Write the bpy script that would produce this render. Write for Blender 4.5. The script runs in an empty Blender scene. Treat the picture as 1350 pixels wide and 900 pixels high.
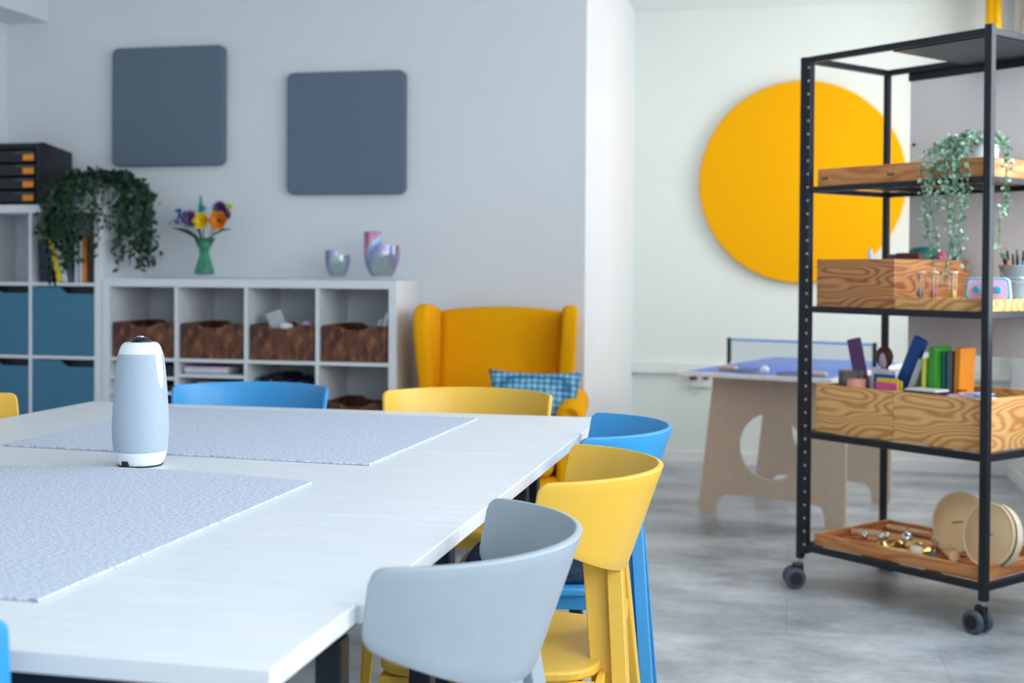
import bpy, bmesh, math, random
from mathutils import Vector, Matrix
PI = math.pi
S = bpy.context.scene
C = S.collection

# ------------------------------------------------------------------ camera
cam_d = bpy.data.cameras.new('camera'); cam = bpy.data.objects.new('camera', cam_d); C.objects.link(cam); S.camera = cam
YAW, PITCH, ROLL, CAMH = .2167, .0157, .0063, 1.1664
_f = Vector((-math.sin(YAW), math.cos(YAW), 0)); _r = Vector((math.cos(YAW), math.sin(YAW), 0)); _u = Vector((0, 0, 1))
_f2 = _f * math.cos(PITCH) - _u * math.sin(PITCH); _u2 = _u * math.cos(PITCH) + _f * math.sin(PITCH)
_r3 = _r * math.cos(ROLL) + _u2 * math.sin(ROLL); _u3 = _u2 * math.cos(ROLL) - _r * math.sin(ROLL)
m = Matrix((_r3, _u3, -_f2)).transposed().to_4x4(); m.translation = (0, 0, CAMH); cam.matrix_world = m
cam_d.sensor_width = 36; cam_d.sensor_fit = 'HORIZONTAL'
cam_d.lens = 1662.6 / 1350 * 36
cam_d.shift_y = -(450 - 381.5) / 1350
cam_d.clip_start = .05
cam_d.dof.use_dof = True; cam_d.dof.focus_distance = 2.45; cam_d.dof.aperture_fstop = 3.8

# ------------------------------------------------------------------ world, lights, exposure
W = bpy.data.worlds.new('daylight'); S.world = W; W.use_nodes = True
bg = W.node_tree.nodes['Background']; bg.inputs[0].default_value = (.78, .9, 1, 1); bg.inputs[1].default_value = .3
S.view_settings.view_transform = 'Standard'; S.view_settings.look = 'None'; S.view_settings.gamma = 1
S.view_settings.use_curve_mapping = False
S.view_settings.exposure = 0.0
def area(name, loc, sx, sy, direction, power, col=(.86, .94, 1)):
    d = bpy.data.lights.new(name, 'AREA'); d.shape = 'RECTANGLE'; d.size = sx; d.size_y = sy; d.energy = power; d.color = col
    o = bpy.data.objects.new(name, d); C.objects.link(o); o.location = loc
    o.rotation_euler = Vector(direction).to_track_quat('-Z', 'Y').to_euler()
    return o
# daylight entering through the window openings of the right wall and of the wall behind the camera
XR, XL, YB, YF, YN, ZC, XJ = 1.24, -3.97, 5.83, 7.69, -2.6, 2.74, -.935
area('window_light', (XR + .12, 6.55, 1.75), 1.3, 1.5, (-1, 0, -.1), 38, (1, .985, .95))
area('window_light', (XR + .12, 3.6, 1.72), 2.0, 1.6, (-1, 0, -.1), 64)
area('window_light', (XR + .12, 1.1, 1.72), 2.0, 1.6, (-1, 0, -.1), 62)
area('window_light', (XR + .12, -1.3, 1.72), 1.8, 1.6, (-1, 0, -.1), 62)
area('window_light', (-1.4, YN - .12, 1.72), 3.4, 1.6, (0, 1, -.1), 8)

# ------------------------------------------------------------------ materials
def lin(r, g, b):
    f = lambda c: (c / 255 / 12.92) if c / 255 <= .04045 else ((c / 255 + .055) / 1.055) ** 2.4
    return (f(r), f(g), f(b), 1)
MATS = {}
class NT:
    def __init__(s, name, rough=.5, metal=0.):
        s.m = bpy.data.materials.new(name); s.m.use_nodes = True; s.t = s.m.node_tree; s.b = s.t.nodes['Principled BSDF']
        s.b.inputs['Roughness'].default_value = rough; s.b.inputs['Metallic'].default_value = metal; MATS[name] = s.m
        s.co = s.t.nodes.new('ShaderNodeTexCoord').outputs['Object']
    def n(s, typ, **kw):
        x = s.t.nodes.new(typ)
        for k, v in kw.items():
            if k in x.inputs.keys(): x.inputs[k].default_value = v
            else: setattr(x, k, v)
        return x
    def l(s, a, b): s.t.links.new(a, b)
    def mapping(s, scale, rot=(0, 0, 0)):
        x = s.n('ShaderNodeMapping'); x.inputs['Scale'].default_value = scale; x.inputs['Rotation'].default_value = rot; s.l(s.co, x.inputs[0]); return x.outputs[0]
    def noise(s, vec, scale, detail=2, rough=.5):
        x = s.n('ShaderNodeTexNoise'); x.inputs['Scale'].default_value = scale; x.inputs['Detail'].default_value = detail; x.inputs['Roughness'].default_value = rough
        s.l(vec, x.inputs['Vector']); return x.outputs['Fac']
    def math(s, op, a, b=0.):
        x = s.n('ShaderNodeMath', operation=op)
        for i, v in enumerate((a, b)):
            if isinstance(v, (int, float)): x.inputs[i].default_value = v
            else: s.l(v, x.inputs[i])
        return x.outputs[0]
    def ramp(s, fac, stops):
        x = s.n('ShaderNodeValToRGB'); e = x.color_ramp.elements
        while len(e) < len(stops): e.new(.5)
        for i, (p, c) in enumerate(stops): e[i].position = p; e[i].color = c
        s.l(fac, x.inputs[0]); return x.outputs[0]
    def color(s, c):
        if isinstance(c, tuple): s.b.inputs['Base Color'].default_value = c
        else: s.l(c, s.b.inputs['Base Color'])
    def bump(s, h, strength=.3, dist=.002):
        x = s.n('ShaderNodeBump'); x.inputs['Strength'].default_value = strength; x.inputs['Distance'].default_value = dist
        s.l(h, x.inputs['Height']); s.l(x.outputs[0], s.b.inputs['Normal'])
def plain(name, c, rough=.5, metal=0., var=.06, nscale=30, bump=0.):
    t = NT(name, rough, metal); v = t.noise(t.co, nscale, 3)
    a = tuple(max(0, x * (1 - var)) for x in c[:3]) + (1,); b = tuple(min(1, x * (1 + var)) for x in c[:3]) + (1,)
    t.color(t.ramp(v, [(.3, a), (.7, b)]))
    if bump: t.bump(v, bump, .002)
    return t
def fabric(name, c, scale=400, var=.3, bump=.5):
    t = NT(name, .9); v = t.noise(t.co, scale, 2)
    a = tuple(x * (1 - var) for x in c[:3]) + (1,); b = tuple(min(1, x * (1 + var)) for x in c[:3]) + (1,)
    t.color(t.ramp(v, [(.3, a), (.7, b)])); t.bump(v, bump, .001); t.b.inputs['Specular IOR Level'].default_value = .15
    return t
def wood(name, c1, c2, freq=14, scale=(1.2, 1.2, 5), rough=.5, rot=(0, 0, 0), nscale=2.2):
    t = NT(name, rough); v = t.mapping(scale, rot); n = t.noise(v, nscale, 1.5, .4)
    s = t.math('SINE', t.math('MULTIPLY', n, freq * 6.283)); s = t.math('MULTIPLY_ADD', s, .5); s.node.inputs[2].default_value = .5; s = t.math('POWER', s, .55)
    fine = t.noise(t.mapping((scale[0] * 8, scale[1] * 8, scale[2] * 40), rot), 3, 3)
    s = t.math('ADD', t.math('MULTIPLY', s, .8), t.math('MULTIPLY', fine, .35))
    t.color(t.ramp(s, [(.1, c1), (.5, tuple((a * .6 + b * .4) for a, b in zip(c1, c2))), (1, c2)])); t.bump(s, .15, .001)
    return t
plain('wall_white', lin(226, 230, 234), .85, var=.012, nscale=3)
plain('wall_alcove', lin(228, 235, 231), .85, var=.012, nscale=3)
plain('ceiling_white', lin(232, 236, 236), .9, var=.01, nscale=3)
plain('trim_white', lin(232, 234, 234), .5, var=.01)
plain('furniture_white', lin(226, 229, 234), .45, var=.015)
plain('black_metal', lin(26, 30, 38), .38, .2, var=.1)
plain('black_rubber', lin(24, 26, 30), .6)
plain('grey_rubber', lin(74, 84, 96), .55)
plain('black_plastic', lin(28, 30, 38), .4)
plain('chrome', (.7, .72, .75, 1), .2, 1.)
plain('steel', (.5, .53, .55, 1), .3, 1.)
plain('hole_light_pale', lin(190, 192, 190), .4)
plain('orange_plastic', lin(238, 142, 28), .4)
plain('chair_grey', lin(160, 172, 181), .36, var=.02)
plain('chair_yellow', lin(234, 186, 68), .36, var=.02)
plain('chair_blue', lin(56, 152, 214), .36, var=.02)
plain('door_blue', lin(60, 118, 148), .45, var=.03)
fabric('panel_grey', lin(106, 120, 136), 300, .08)
fabric('disc_yellow', lin(242, 172, 0), 300, .05)
fabric('hang_panel_grey', lin(224, 225, 226), 200, .05)
fabric('armchair_yellow', lin(236, 164, 2), 260, .14)
fabric('curtain_yellow', lin(250, 190, 20), 200, .06)
fabric('cushion_navy', lin(46, 62, 88), 160, .45)
fabric('speaker_fabric', lin(176, 190, 204), 900, .16)
plain('gloss_white', lin(236, 242, 246), .14, var=.01)
plain('lens_black', lin(18, 18, 24), .08)
# felt mats: light blue-grey felt with fine fibres
t = NT('felt', .95); a = t.noise(t.mapping((1, 3, 1)), 120, 4, .7); b = t.noise(t.mapping((3, 1, 1), (0, 0, .5)), 260, 2)
v = t.math('ADD', t.math('MULTIPLY', a, .7), t.math('MULTIPLY', b, .3)); t.color(t.ramp(v, [(.4, lin(150, 160, 184)), (.5, lin(196, 204, 222)), (.6, lin(232, 238, 248))])); t.bump(v, .5, .001)
# laminate tabletop: white with faint long streaks
t = NT('table_white', .38); a = t.noise(t.mapping((1.5, 30, 1)), 3, 4); t.color(t.ramp(a, [(.3, lin(224, 227, 232)), (.7, lin(233, 235, 239))])); t.bump(a, .05, .001)
# floor: mottled grey vinyl tiles
t = NT('floor_vinyl', .34); mp = t.mapping((1, 1, 1))
a = t.noise(t.mapping((1, 1.7, 1)), 2.0, 7, .62); b = t.noise(mp, 22, 4, .7)
br = t.n('ShaderNodeTexBrick'); t.l(mp, br.inputs['Vector']); br.inputs['Scale'].default_value = 1
br.inputs['Brick Width'].default_value = .92; br.inputs['Row Height'].default_value = .46; br.inputs['Mortar Size'].default_value = .0022
br.inputs['Color1'].default_value = (.42, .42, .42, 1); br.inputs['Color2'].default_value = (.56, .56, .56, 1); br.inputs['Mortar'].default_value = (.3, .3, .3, 1)
v = t.math('ADD', t.math('MULTIPLY', a, .66), t.math('MULTIPLY', b, .18)); v = t.math('ADD', v, t.math('MULTIPLY', br.outputs['Color'], .28))
t.color(t.ramp(v, [(.42, lin(124, 130, 136)), (.55, lin(168, 174, 180)), (.7, lin(208, 214, 220))])); t.bump(v, .08, .002)
wood('wood_tray', lin(182, 102, 50), lin(216, 148, 90), 5, (1.4, 1.4, 9))
wood('wood_pine', lin(188, 120, 60), lin(234, 182, 116), 19, (1.1, 1.1, 4))
wood('wood_box_dark', lin(136, 78, 42), lin(204, 142, 88), 19, (1.1, 1.1, 4.6))
wood('wood_pale', lin(206, 160, 112), lin(236, 204, 164), 5, (1.4, 1.4, 8))
plain('plywood', lin(216, 196, 174), .6, var=.05, nscale=60)
plain('plywood_edge', lin(226, 212, 190), .6, var=.08, nscale=120)
plain('skin_drum', lin(248, 226, 180), .5, var=.06, nscale=8)
tr_ = MATS['skin_drum'].node_tree; tb = tr_.nodes.new('ShaderNodeBsdfTranslucent'); tb.inputs[0].default_value = lin(250, 226, 176); mx = tr_.nodes.new('ShaderNodeMixShader'); mx.inputs[0].default_value = .5
tr_.links.new(tr_.nodes['Principled BSDF'].outputs[0], mx.inputs[1]); tr_.links.new(tb.outputs[0], mx.inputs[2]); tr_.links.new(mx.outputs[0], tr_.nodes['Material Output'].inputs[0])
plain('birch', lin(238, 224, 196), .5, var=.1, nscale=20)
plain('brass', lin(200, 170, 84), .22, 1., var=.1)
plain('paper', lin(222, 224, 228), .7, var=.03)
# woven basket
t = NT('basket_weave', .6)
def wave(rot, sc):
    w = t.n('ShaderNodeTexWave'); w.inputs['Scale'].default_value = sc; w.inputs['Distortion'].default_value = 3.5; w.inputs['Detail'].default_value = 1
    t.l(t.mapping((1, 1, 1), rot), w.inputs[0]); return w.outputs['Fac']
vo = t.n('ShaderNodeTexVoronoi', distance='CHEBYCHEV'); vo.inputs['Scale'].default_value = 24; vo.inputs['Randomness'].default_value = .25; t.l(t.mapping((1.6, 1, 1), (0, PI / 4, 0)), vo.inputs['Vector'])
nn = t.noise(t.mapping((3, 1, 1), (0, PI / 4, 0)), 18, 3)
v = t.math('ADD', t.math('MULTIPLY', vo.outputs['Color'], .55), t.math('MULTIPLY', nn, .6)); v = t.math('SUBTRACT', v, t.math('MULTIPLY', vo.outputs['Distance'], .35))
t.color(t.ramp(v, [(.2, lin(58, 32, 20)), (.5, lin(112, 66, 42)), (.85, lin(160, 104, 68))])); t.bump(v, .8, .006)
# checked knit pillow
t = NT('pillow_knit', .9); ck = t.n('ShaderNodeTexVoronoi'); ck.inputs['Scale'].default_value = 38; ck.inputs['Randomness'].default_value = .15; t.l(t.co, ck.inputs['Vector'])
t.color(t.ramp(ck.outputs['Distance'], [(.1, lin(158, 204, 222)), (.42, lin(104, 164, 194)), (.62, lin(40, 100, 140))])); t.bump(t.math('SUBTRACT', 1., ck.outputs['Distance']), .8, .006)
# iridescent glass
t = NT('iridescent_glass', .08, .15); lw = t.n('ShaderNodeLayerWeight'); lw.inputs['Blend'].default_value = .5
z = t.n('ShaderNodeSeparateXYZ'); t.l(t.co, z.inputs[0]); k = t.math('ADD', t.math('MULTIPLY', lw.outputs['Facing'], 1.1), t.math('MULTIPLY', z.outputs[2], 5))
t.color(t.ramp(k, [(.1, lin(205, 216, 216)), (.5, lin(208, 222, 222)), (.72, lin(190, 176, 220)), (.8, lin(176, 204, 236)), (.88, lin(205, 236, 238)), (1, lin(222, 180, 204))]))
t.b.inputs['Transmission Weight'].default_value = .8; t.b.inputs['IOR'].default_value = 1.15
t = NT('green_glass', .06); t.color(lin(130, 214, 186)); t.b.inputs['Transmission Weight'].default_value = .85; t.b.inputs['IOR'].default_value = 1.3
t = NT('clear_glass', .05); t.color(lin(228, 234, 232)); t.b.inputs['Transmission Weight'].default_value = .9; t.b.inputs['IOR'].default_value = 1.12
t = NT('net_mesh', .5); t.color(lin(190, 210, 216)); t.b.inputs['Alpha'].default_value = .2
plain('ping_blue', lin(62, 118, 212), .4, var=.04)
plain('line_white', lin(238, 240, 242), .5)
plain('leaf_dark', lin(26, 56, 40), .5, var=.5, nscale=40)
plain('leaf_pale', lin(140, 172, 150), .5, var=.4, nscale=40)
plain('stem_green', lin(66, 110, 62), .6)
COL = dict(navy=(26, 34, 66), yellow=(236, 206, 30), white=(222, 226, 232), slate=(70, 88, 96), orange=(232, 140, 30), red=(150, 26, 34), maroon=(62, 26, 32),
           cyan=(48, 168, 208), teal=(34, 140, 120), green=(62, 160, 50), brown=(98, 60, 44), pink=(226, 96, 150), purple=(112, 70, 130), violet=(86, 52, 120),
           grey=(126, 126, 136), blue=(22, 84, 160), lime=(196, 216, 80), palegrey=(170, 176, 184), darkteal=(40, 120, 116), mauve=(150, 110, 150),
           lightblue=(126, 186, 232), bluegrey=(96, 120, 160), black=(22, 24, 30), tealflower=(20, 150, 160), hair=(92, 50, 34), zinc=(136, 150, 156), skinpink=(218, 150, 130), whitepink=(226, 190, 220))
for k_, c_ in COL.items(): plain('c_' + k_, lin(*c_), .5, var=.05)
# felt marker box print etc. are plain colours

# ------------------------------------------------------------------ mesh helpers
class MB:
    def __init__(s): s.bm = bmesh.new(); s.mats = []; s.cur = 0
    def use(s, name):
        if name not in s.mats: s.mats.append(name)
        s.cur = s.mats.index(name); return s
    def _tag(s, faces, smooth=False):
        for f in faces: f.material_index = s.cur; f.smooth = smooth
    def box(s, x0, x1, y0, y1, z0, z1, M=None):
        vs = [s.bm.verts.new((x, y, z)) for x in (x0, x1) for y in (y0, y1) for z in (z0, z1)]
        if M is not None:
            for v in vs: v.co = M @ v.co
        q = [(0, 1, 3, 2), (4, 6, 7, 5), (0, 4, 5, 1), (2, 3, 7, 6), (0, 2, 6, 4), (1, 5, 7, 3)]
        s._tag([s.bm.faces.new([vs[i] for i in a]) for a in q]); return s
    def hexa(s, bot, top):
        vs = [s.bm.verts.new(p) for p in list(bot) + list(top)]; n = len(bot)
        F = [s.bm.faces.new(list(reversed(vs[:n]))), s.bm.faces.new(vs[n:])]
        for i in range(n): F.append(s.bm.faces.new([vs[i], vs[(i + 1) % n], vs[n + (i + 1) % n], vs[n + i]]))
        s._tag(F); return s
    def prism(s, poly, a0, a1, axis='y', smooth=False):
        # poly in the two other axes; extruded along axis
        def P(p, a):
            return {'y': (p[0], a, p[1]), 'x': (a, p[0], p[1]), 'z': (p[0], p[1], a)}[axis]
        A = [s.bm.verts.new(P(p, a0)) for p in poly]; B = [s.bm.verts.new(P(p, a1)) for p in poly]
        F = [s.bm.faces.new(A), s.bm.faces.new(list(reversed(B)))]; s._tag(F)
        G = [s.bm.faces.new([A[i], B[i], B[(i + 1) % len(A)], A[(i + 1) % len(A)]]) for i in range(len(A))]; s._tag(G, smooth); return s
    def grid(s, fn, nu, nv, closeu=False, smooth=True):
        V = [[s.bm.verts.new(fn(i / nu, j / nv)) for j in range(nv + 1)] for i in range(nu + (0 if closeu else 1))]
        F = []
        for i in range(nu):
            for j in range(nv):
                i2 = (i + 1) % len(V)
                F.append(s.bm.faces.new([V[i][j], V[i2][j], V[i2][j + 1], V[i][j + 1]]))
        s._tag(F, smooth); return s
    def lathe(s, prof, c=(0, 0, 0), n=32, M=None, caps=True, smooth=True):
        rings = []
        for r, z in prof:
            ring = []
            for i in range(n):
                p = Vector((r * math.cos(2 * PI * i / n), r * math.sin(2 * PI * i / n), z))
                if M is not None: p = M @ p
                ring.append(s.bm.verts.new(p + Vector(c)))
            rings.append(ring)
        F = []
        for a, b in zip(rings, rings[1:]):
            for i in range(n): F.append(s.bm.faces.new([a[i], a[(i + 1) % n], b[(i + 1) % n], b[i]]))
        s._tag(F, smooth)
        if caps:
            s._tag([s.bm.faces.new(list(reversed(rings[0]))), s.bm.faces.new(rings[-1])])
        return s
    def tube(s, pts, r, n=8):
        pts = [Vector(p) for p in pts]; rr = r if isinstance(r, (list, tuple)) else [r] * len(pts); rings = []
        for i, p in enumerate(pts):
            d = (pts[min(i + 1, len(pts) - 1)] - pts[max(i - 1, 0)]).normalized()
            a = d.orthogonal().normalized() if i == 0 else (a - d * a.dot(d)).normalized()
            b = d.cross(a)
            rings.append([s.bm.verts.new(p + (a * math.cos(2 * PI * k / n) + b * math.sin(2 * PI * k / n)) * rr[i]) for k in range(n)])
        F = []
        for A, B in zip(rings, rings[1:]):
            for i in range(n): F.append(s.bm.faces.new([A[i], A[(i + 1) % n], B[(i + 1) % n], B[i]]))
        s._tag(F, True); s._tag([s.bm.faces.new(list(reversed(rings[0]))), s.bm.faces.new(rings[-1])]); return s
    def sphere(s, c, r, sc=(1, 1, 1), n=12):
        prof = []
        rings = [[s.bm.verts.new((c[0] + r * sc[0] * math.sin(PI * j / n) * math.cos(2 * PI * i / (2 * n)), c[1] + r * sc[1] * math.sin(PI * j / n) * math.sin(2 * PI * i / (2 * n)), c[2] - r * sc[2] * math.cos(PI * j / n))) for i in range(2 * n)] for j in range(1, n)]
        t0 = s.bm.verts.new((c[0], c[1], c[2] - r * sc[2])); t1 = s.bm.verts.new((c[0], c[1], c[2] + r * sc[2])); F = []
        for A, B in zip(rings, rings[1:]):
            for i in range(2 * n): F.append(s.bm.faces.new([A[i], A[(i + 1) % (2 * n)], B[(i + 1) % (2 * n)], B[i]]))
        for i in range(2 * n):
            F.append(s.bm.faces.new([t0, rings[0][(i + 1) % (2 * n)], rings[0][i]])); F.append(s.bm.faces.new([t1, rings[-1][i], rings[-1][(i + 1) % (2 * n)]]))
        s._tag(F, True); return s
    def face(s, pts, smooth=False):
        s._tag([s.bm.faces.new([s.bm.verts.new(p) for p in pts])], smooth); return s
    def build(s, name, mat=None, parent=None, bevel=0, subsurf=0, solid=0, loc=None, rot=None, segs=2, recalc=True):
        if recalc: bmesh.ops.recalc_face_normals(s.bm, faces=s.bm.faces)
        me = bpy.data.meshes.new(name); s.bm.to_mesh(me); s.bm.free()
        for n in (s.mats or [mat]): me.materials.append(MATS[n])
        o = bpy.data.objects.new(name, me); C.objects.link(o)
        if parent: o.parent = parent
        if loc: o.location = loc
        if rot: o.rotation_euler = rot
        if solid: md = o.modifiers.new('solid', 'SOLIDIFY'); md.thickness = solid; md.offset = 0
        if bevel: md = o.modifiers.new('bevel', 'BEVEL'); md.width = bevel; md.segments = segs; md.limit_method = 'ANGLE'; md.angle_limit = .6
        if subsurf: md = o.modifiers.new('sub', 'SUBSURF'); md.levels = md.render_levels = subsurf
        return o
def mb(matname=None):
    x = MB()
    if matname: x.use(matname)
    return x
def tag(o, label, cat, group=None):
    o['label'] = label; o['category'] = cat
    if group: o['group'] = group
    return o
def thing(name, label, cat, loc=(0, 0, 0), rz=0, group=None):
    o = bpy.data.objects.new(name, None); C.objects.link(o); o.location = loc; o.rotation_euler = (0, 0, rz); o.empty_display_size = .1
    return tag(o, label, cat, group)
def struct(o): o['kind'] = 'structure'; return o
def dup(root, loc, rz, label, group=None):
    r = root.copy(); C.objects.link(r); r.location = loc; r.rotation_euler = (0, 0, rz); r['label'] = label
    if group: r['group'] = group
    def rec(src, dst):
        for ch in src.children:
            c = ch.copy(); C.objects.link(c); c.parent = dst; rec(ch, c)
    rec(root, r); return r

# ------------------------------------------------------------------ setting
struct(mb('floor_vinyl').box(XL - .2, XR + .2, YN - .2, YF + .2, -.1, 0).build('floor'))
struct(mb('ceiling_white').box(XL - .2, XR + .2, YN - .2, YF + .2, ZC, ZC + .1).build('ceiling'))
struct(mb('wall_white').box(XL - .2, XL, YN - .2, YB + .2, 0, ZC).build('wall_left'))
# wall behind the shelves; it ends in the corner where the alcove steps back
w = mb('wall_white').box(XL, XJ, YB, YF + .2, 0, ZC); struct(w.build('wall_back'))
struct(mb('wall_alcove').box(XJ, XR + .2, YF, YF + .2, 0, ZC).build('wall_far'))
def wall_open(name, axis, a0, a1, c0, c1, holes, mat):
    """wall slab along axis with rectangular openings (h0,h1,z0,z1)"""
    w = mb(mat)
    def bx(p, q, z0, z1):
        if q - p < 1e-4 or z1 - z0 < 1e-4: return
        if axis == 'y': w.box(c0, c1, p, q, z0, z1)
        else: w.box(p, q, c0, c1, z0, z1)
    cur = a0
    for h0, h1, z0, z1 in sorted(holes):
        bx(cur, h0, 0, ZC); bx(h0, h1, 0, z0); bx(h0, h1, z1, ZC); cur = h1
    bx(cur, a1, 0, ZC); return struct(w.build(name))
RH = [(-2.3, -.3, .9, 2.5), (.0, 2.2, .9, 2.5), (2.5, 4.7, .9, 2.5), (5.75, 7.35, .95, 2.55)]
wall_open('wall_right', 'y', YN - .2, YF, XR, XR + .2, RH, 'wall_white')
wall_open('wall_front', 'x', XL, XR, YN - .2, YN, [(-3.2, .4, .9, 2.5)], 'wall_white')
def frame(n, axis, h0, h1, z0, z1, c):
    w = mb('trim_white'); tk = .05
    def bx(p, q, a, b):
        if axis == 'y': w.box(c, c + .05, p, q, a, b)
        else: w.box(p, q, c - .05, c, a, b)
    bx(h0, h1, z0, z0 + tk); bx(h0, h1, z1 - tk, z1); bx(h0, h0 + tk, z0 + tk, z1 - tk); bx(h1 - tk, h1, z0 + tk, z1 - tk)
    mid = (h0 + h1) / 2; bx(mid - .03, mid + .03, z0 + tk, z1 - tk)
    struct(w.build('window_%d' % n, bevel=.004))
for i, (a, b, c, d) in enumerate(RH): frame(i + 1, 'y', a, b, c, d, XR + .03)
frame(5, 'x', -3.2, .4, .9, 2.5, YN - .03)
struct(mb('wall_white').box(XL, -3.724, YN, YB, 2.42, ZC).build('trim_1', bevel=.004))   # boxed-in beam along the left wall
struct(mb('trim_white').box(XJ, XR, YF - .016, YF, 0, .075).build('baseboard_far', bevel=.004))
struct(mb('trim_white').box(XR - .016, XR, YN, YF - .016, 0, .075).build('baseboard_right', bevel=.004))
struct(mb('trim_white').box(XL, XJ, YB - .016, YB, 0, .075).build('baseboard_back', bevel=.004))
struct(mb('trim_white').box(XJ, XJ + .016, YB - .016, YF - .016, 0, .075).build('baseboard_corner', bevel=.004))
struct(mb('trim_white').box(XJ, XR, YF - .04, YF, .545, .61).build('trim_2', bevel=.004))   # cable duct along the alcove wall

# ------------------------------------------------------------------ wall panels and disc
def wall_panel(name, x0, x1, z0, z1, label):
    r = .035; cx, cz, w, h = (x0 + x1) / 2, (z0 + z1) / 2, (x1 - x0) / 2, (z1 - z0) / 2; pts = []
    for sx, sz, a0 in ((1, 1, 0), (-1, 1, 90), (-1, -1, 180), (1, -1, 270)):
        for k in range(7):
            a = math.radians(a0 + 15 * k); pts.append((sx * (w - r) + r * math.cos(a), sz * (h - r) + r * math.sin(a)))
    o = mb('panel_grey').prism(pts, -.022, .022, 'y').build(name, bevel=.008, segs=3, loc=(cx, YB - .024, cz))
    tag(o, label, 'wall panel', 'square grey acoustic panels')
wall_panel('sound_absorber', -3.345, -2.737, 1.674, 2.268, 'square grey padded acoustic panel on the wall above the dark trailing plant')
wall_panel('sound_absorber', -2.405, -1.803, 1.526, 2.119, 'square grey padded acoustic panel on the wall above the glass vases')
pts = [(.597 * math.cos(2 * PI * k / 96), .597 * math.sin(2 * PI * k / 96)) for k in range(96)]
o = mb('disc_yellow').prism(pts, -.025, .025, 'y').build('acoustic_disc', bevel=.008, segs=3, loc=(.062, YF - .027, 1.694))
tag(o, 'large round yellow fabric disc on the white alcove wall', 'wall panel')

# ------------------------------------------------------------------ cube shelves
def cube_shelf(cols, rows, name, label, loc):
    t = thing(name, label, 'shelf', loc); d = .39; Wd = cols * .335 + (cols - 1) * .016 + .076; H = rows * .335 + (rows - 1) * .016 + .076
    mb('furniture_white').box(0, Wd, 0, d, H - .038, H).build('top_panel', parent=t, bevel=.002)
    mb('furniture_white').box(0, Wd, 0, d, 0, .038).build('bottom_panel', parent=t, bevel=.002)
    for x in (0, Wd - .038): mb('furniture_white').box(x, x + .038, 0, d, .038, H - .038).build('side_panel', parent=t, bevel=.002)
    for i in range(1, cols):
        x = .038 + i * .351 - .016; mb('furniture_white').box(x, x + .016, .003, d, .038, H - .038).build('divider', parent=t, bevel=.001)
    for j in range(1, rows):
        z = .038 + j * .351 - .016
        for i in range(cols):
            x = .038 + i * .351; mb('furniture_white').box(x, x + .335, .003, d, z, z + .016).build('shelf_board', parent=t, bevel=.001)
    return t
KX, KY = -3.1923, 5.4352
kr = cube_shelf(4, 3, 'cube_shelf', 'low white cube shelf with wicker baskets along the back wall', (KX, KY, 0))
KLX = KX - .003 - .762
kl = cube_shelf(2, 4, 'cube_shelf', 'taller white cube shelf with blue doors in the left corner', (KLX, KY, 0))
# blue doors in the taller shelf: rows below the open top row, each with a finger cut-out at the top right
for i in range(2):
    for j in range(3):
        x0 = .038 + i * .351 + .003; x1 = x0 + .329; z0 = .038 + j * .351 + .003; z1 = z0 + .326
        poly = [(x0, z0), (x1, z0), (x1, z1 - .03)]
        for k in range(9):
            a = k / 8; poly.append((x1 - .14 - .05 * a, z1 - .03 + .03 * (3 * a * a - 2 * a ** 3)))
        poly.append((x0, z1))
        mb('door_blue').prism(poly, .006, .02, 'y').build('door', parent=kl, bevel=.001)
        mb('black_plastic').box(x0, x1, .05, .06, z1 - .06, z1 + .005).build('gap_shade', parent=kl)  # black strip standing in for the shade inside the finger gap
# divider inserts in the low shelf
def insert_board(col, z):
    x = .038 + col * .351 + .001; mb('furniture_white').box(x, x + .333, .006, .38, z, z + .014).build('insert_shelf', parent=kr, bevel=.001)
for z in (.637, .567, .49): insert_board(0, z)
for z in (.652, .57): insert_board(1, z)
cell = lambda c: KX + .038 + c * .351
def stack(x0, x1, z, n, dz, mats, label, cat, group, y=KY + .03):
    for k in range(n):
        j = random.Random(k * 7 + int(x0 * 100)); dx = j.uniform(-.008, .008)
        o = mb('c_' + mats[k % len(mats)]).box(-(x1 - x0) / 2, (x1 - x0) / 2, 0, .27, 0, dz).build('paper_stack' if cat == 'paper' else 'folder', bevel=.001, loc=((x0 + x1) / 2 + dx, y, z + .0005 + k * (dz + .0006)))
        tag(o, label[k] if isinstance(label, list) else label, cat, group)
stack(cell(1) + .02, cell(1) + .24, .666, 3, .011, ['palegrey', 'white', 'whitepink'], ['grey folder at the bottom of the paper pile in the narrow shelf slot', 'white folder in the middle of the paper pile in the narrow shelf slot', 'pinkish folder on top of the paper pile in the narrow shelf slot'], 'folder', 'flat folders in the narrow slots')
stack(cell(1) + .08, cell(1) + .31, .584, 2, .024, ['brown', 'mauve'], ['brown folder below the mauve one in the second narrow slot', 'mauve folder on top of the brown one in the second narrow slot'], 'folder', 'flat folders in the narrow slots')
stack(cell(0) + .08, cell(0) + .32, .651, 1, .055, ['black'], 'black flat case in the top narrow slot of the leftmost column', 'folder', 'flat folders in the narrow slots')
stack(cell(0) + .08, cell(0) + .32, .581, 1, .03, ['black'], 'black flat case in the second narrow slot of the leftmost column', 'folder', 'flat folders in the narrow slots')
stack(cell(0) + .08, cell(0) + .32, .504, 1, .04, ['black'], 'black flat case in the third narrow slot of the leftmost column', 'folder', 'flat folders in the narrow slots')
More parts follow.
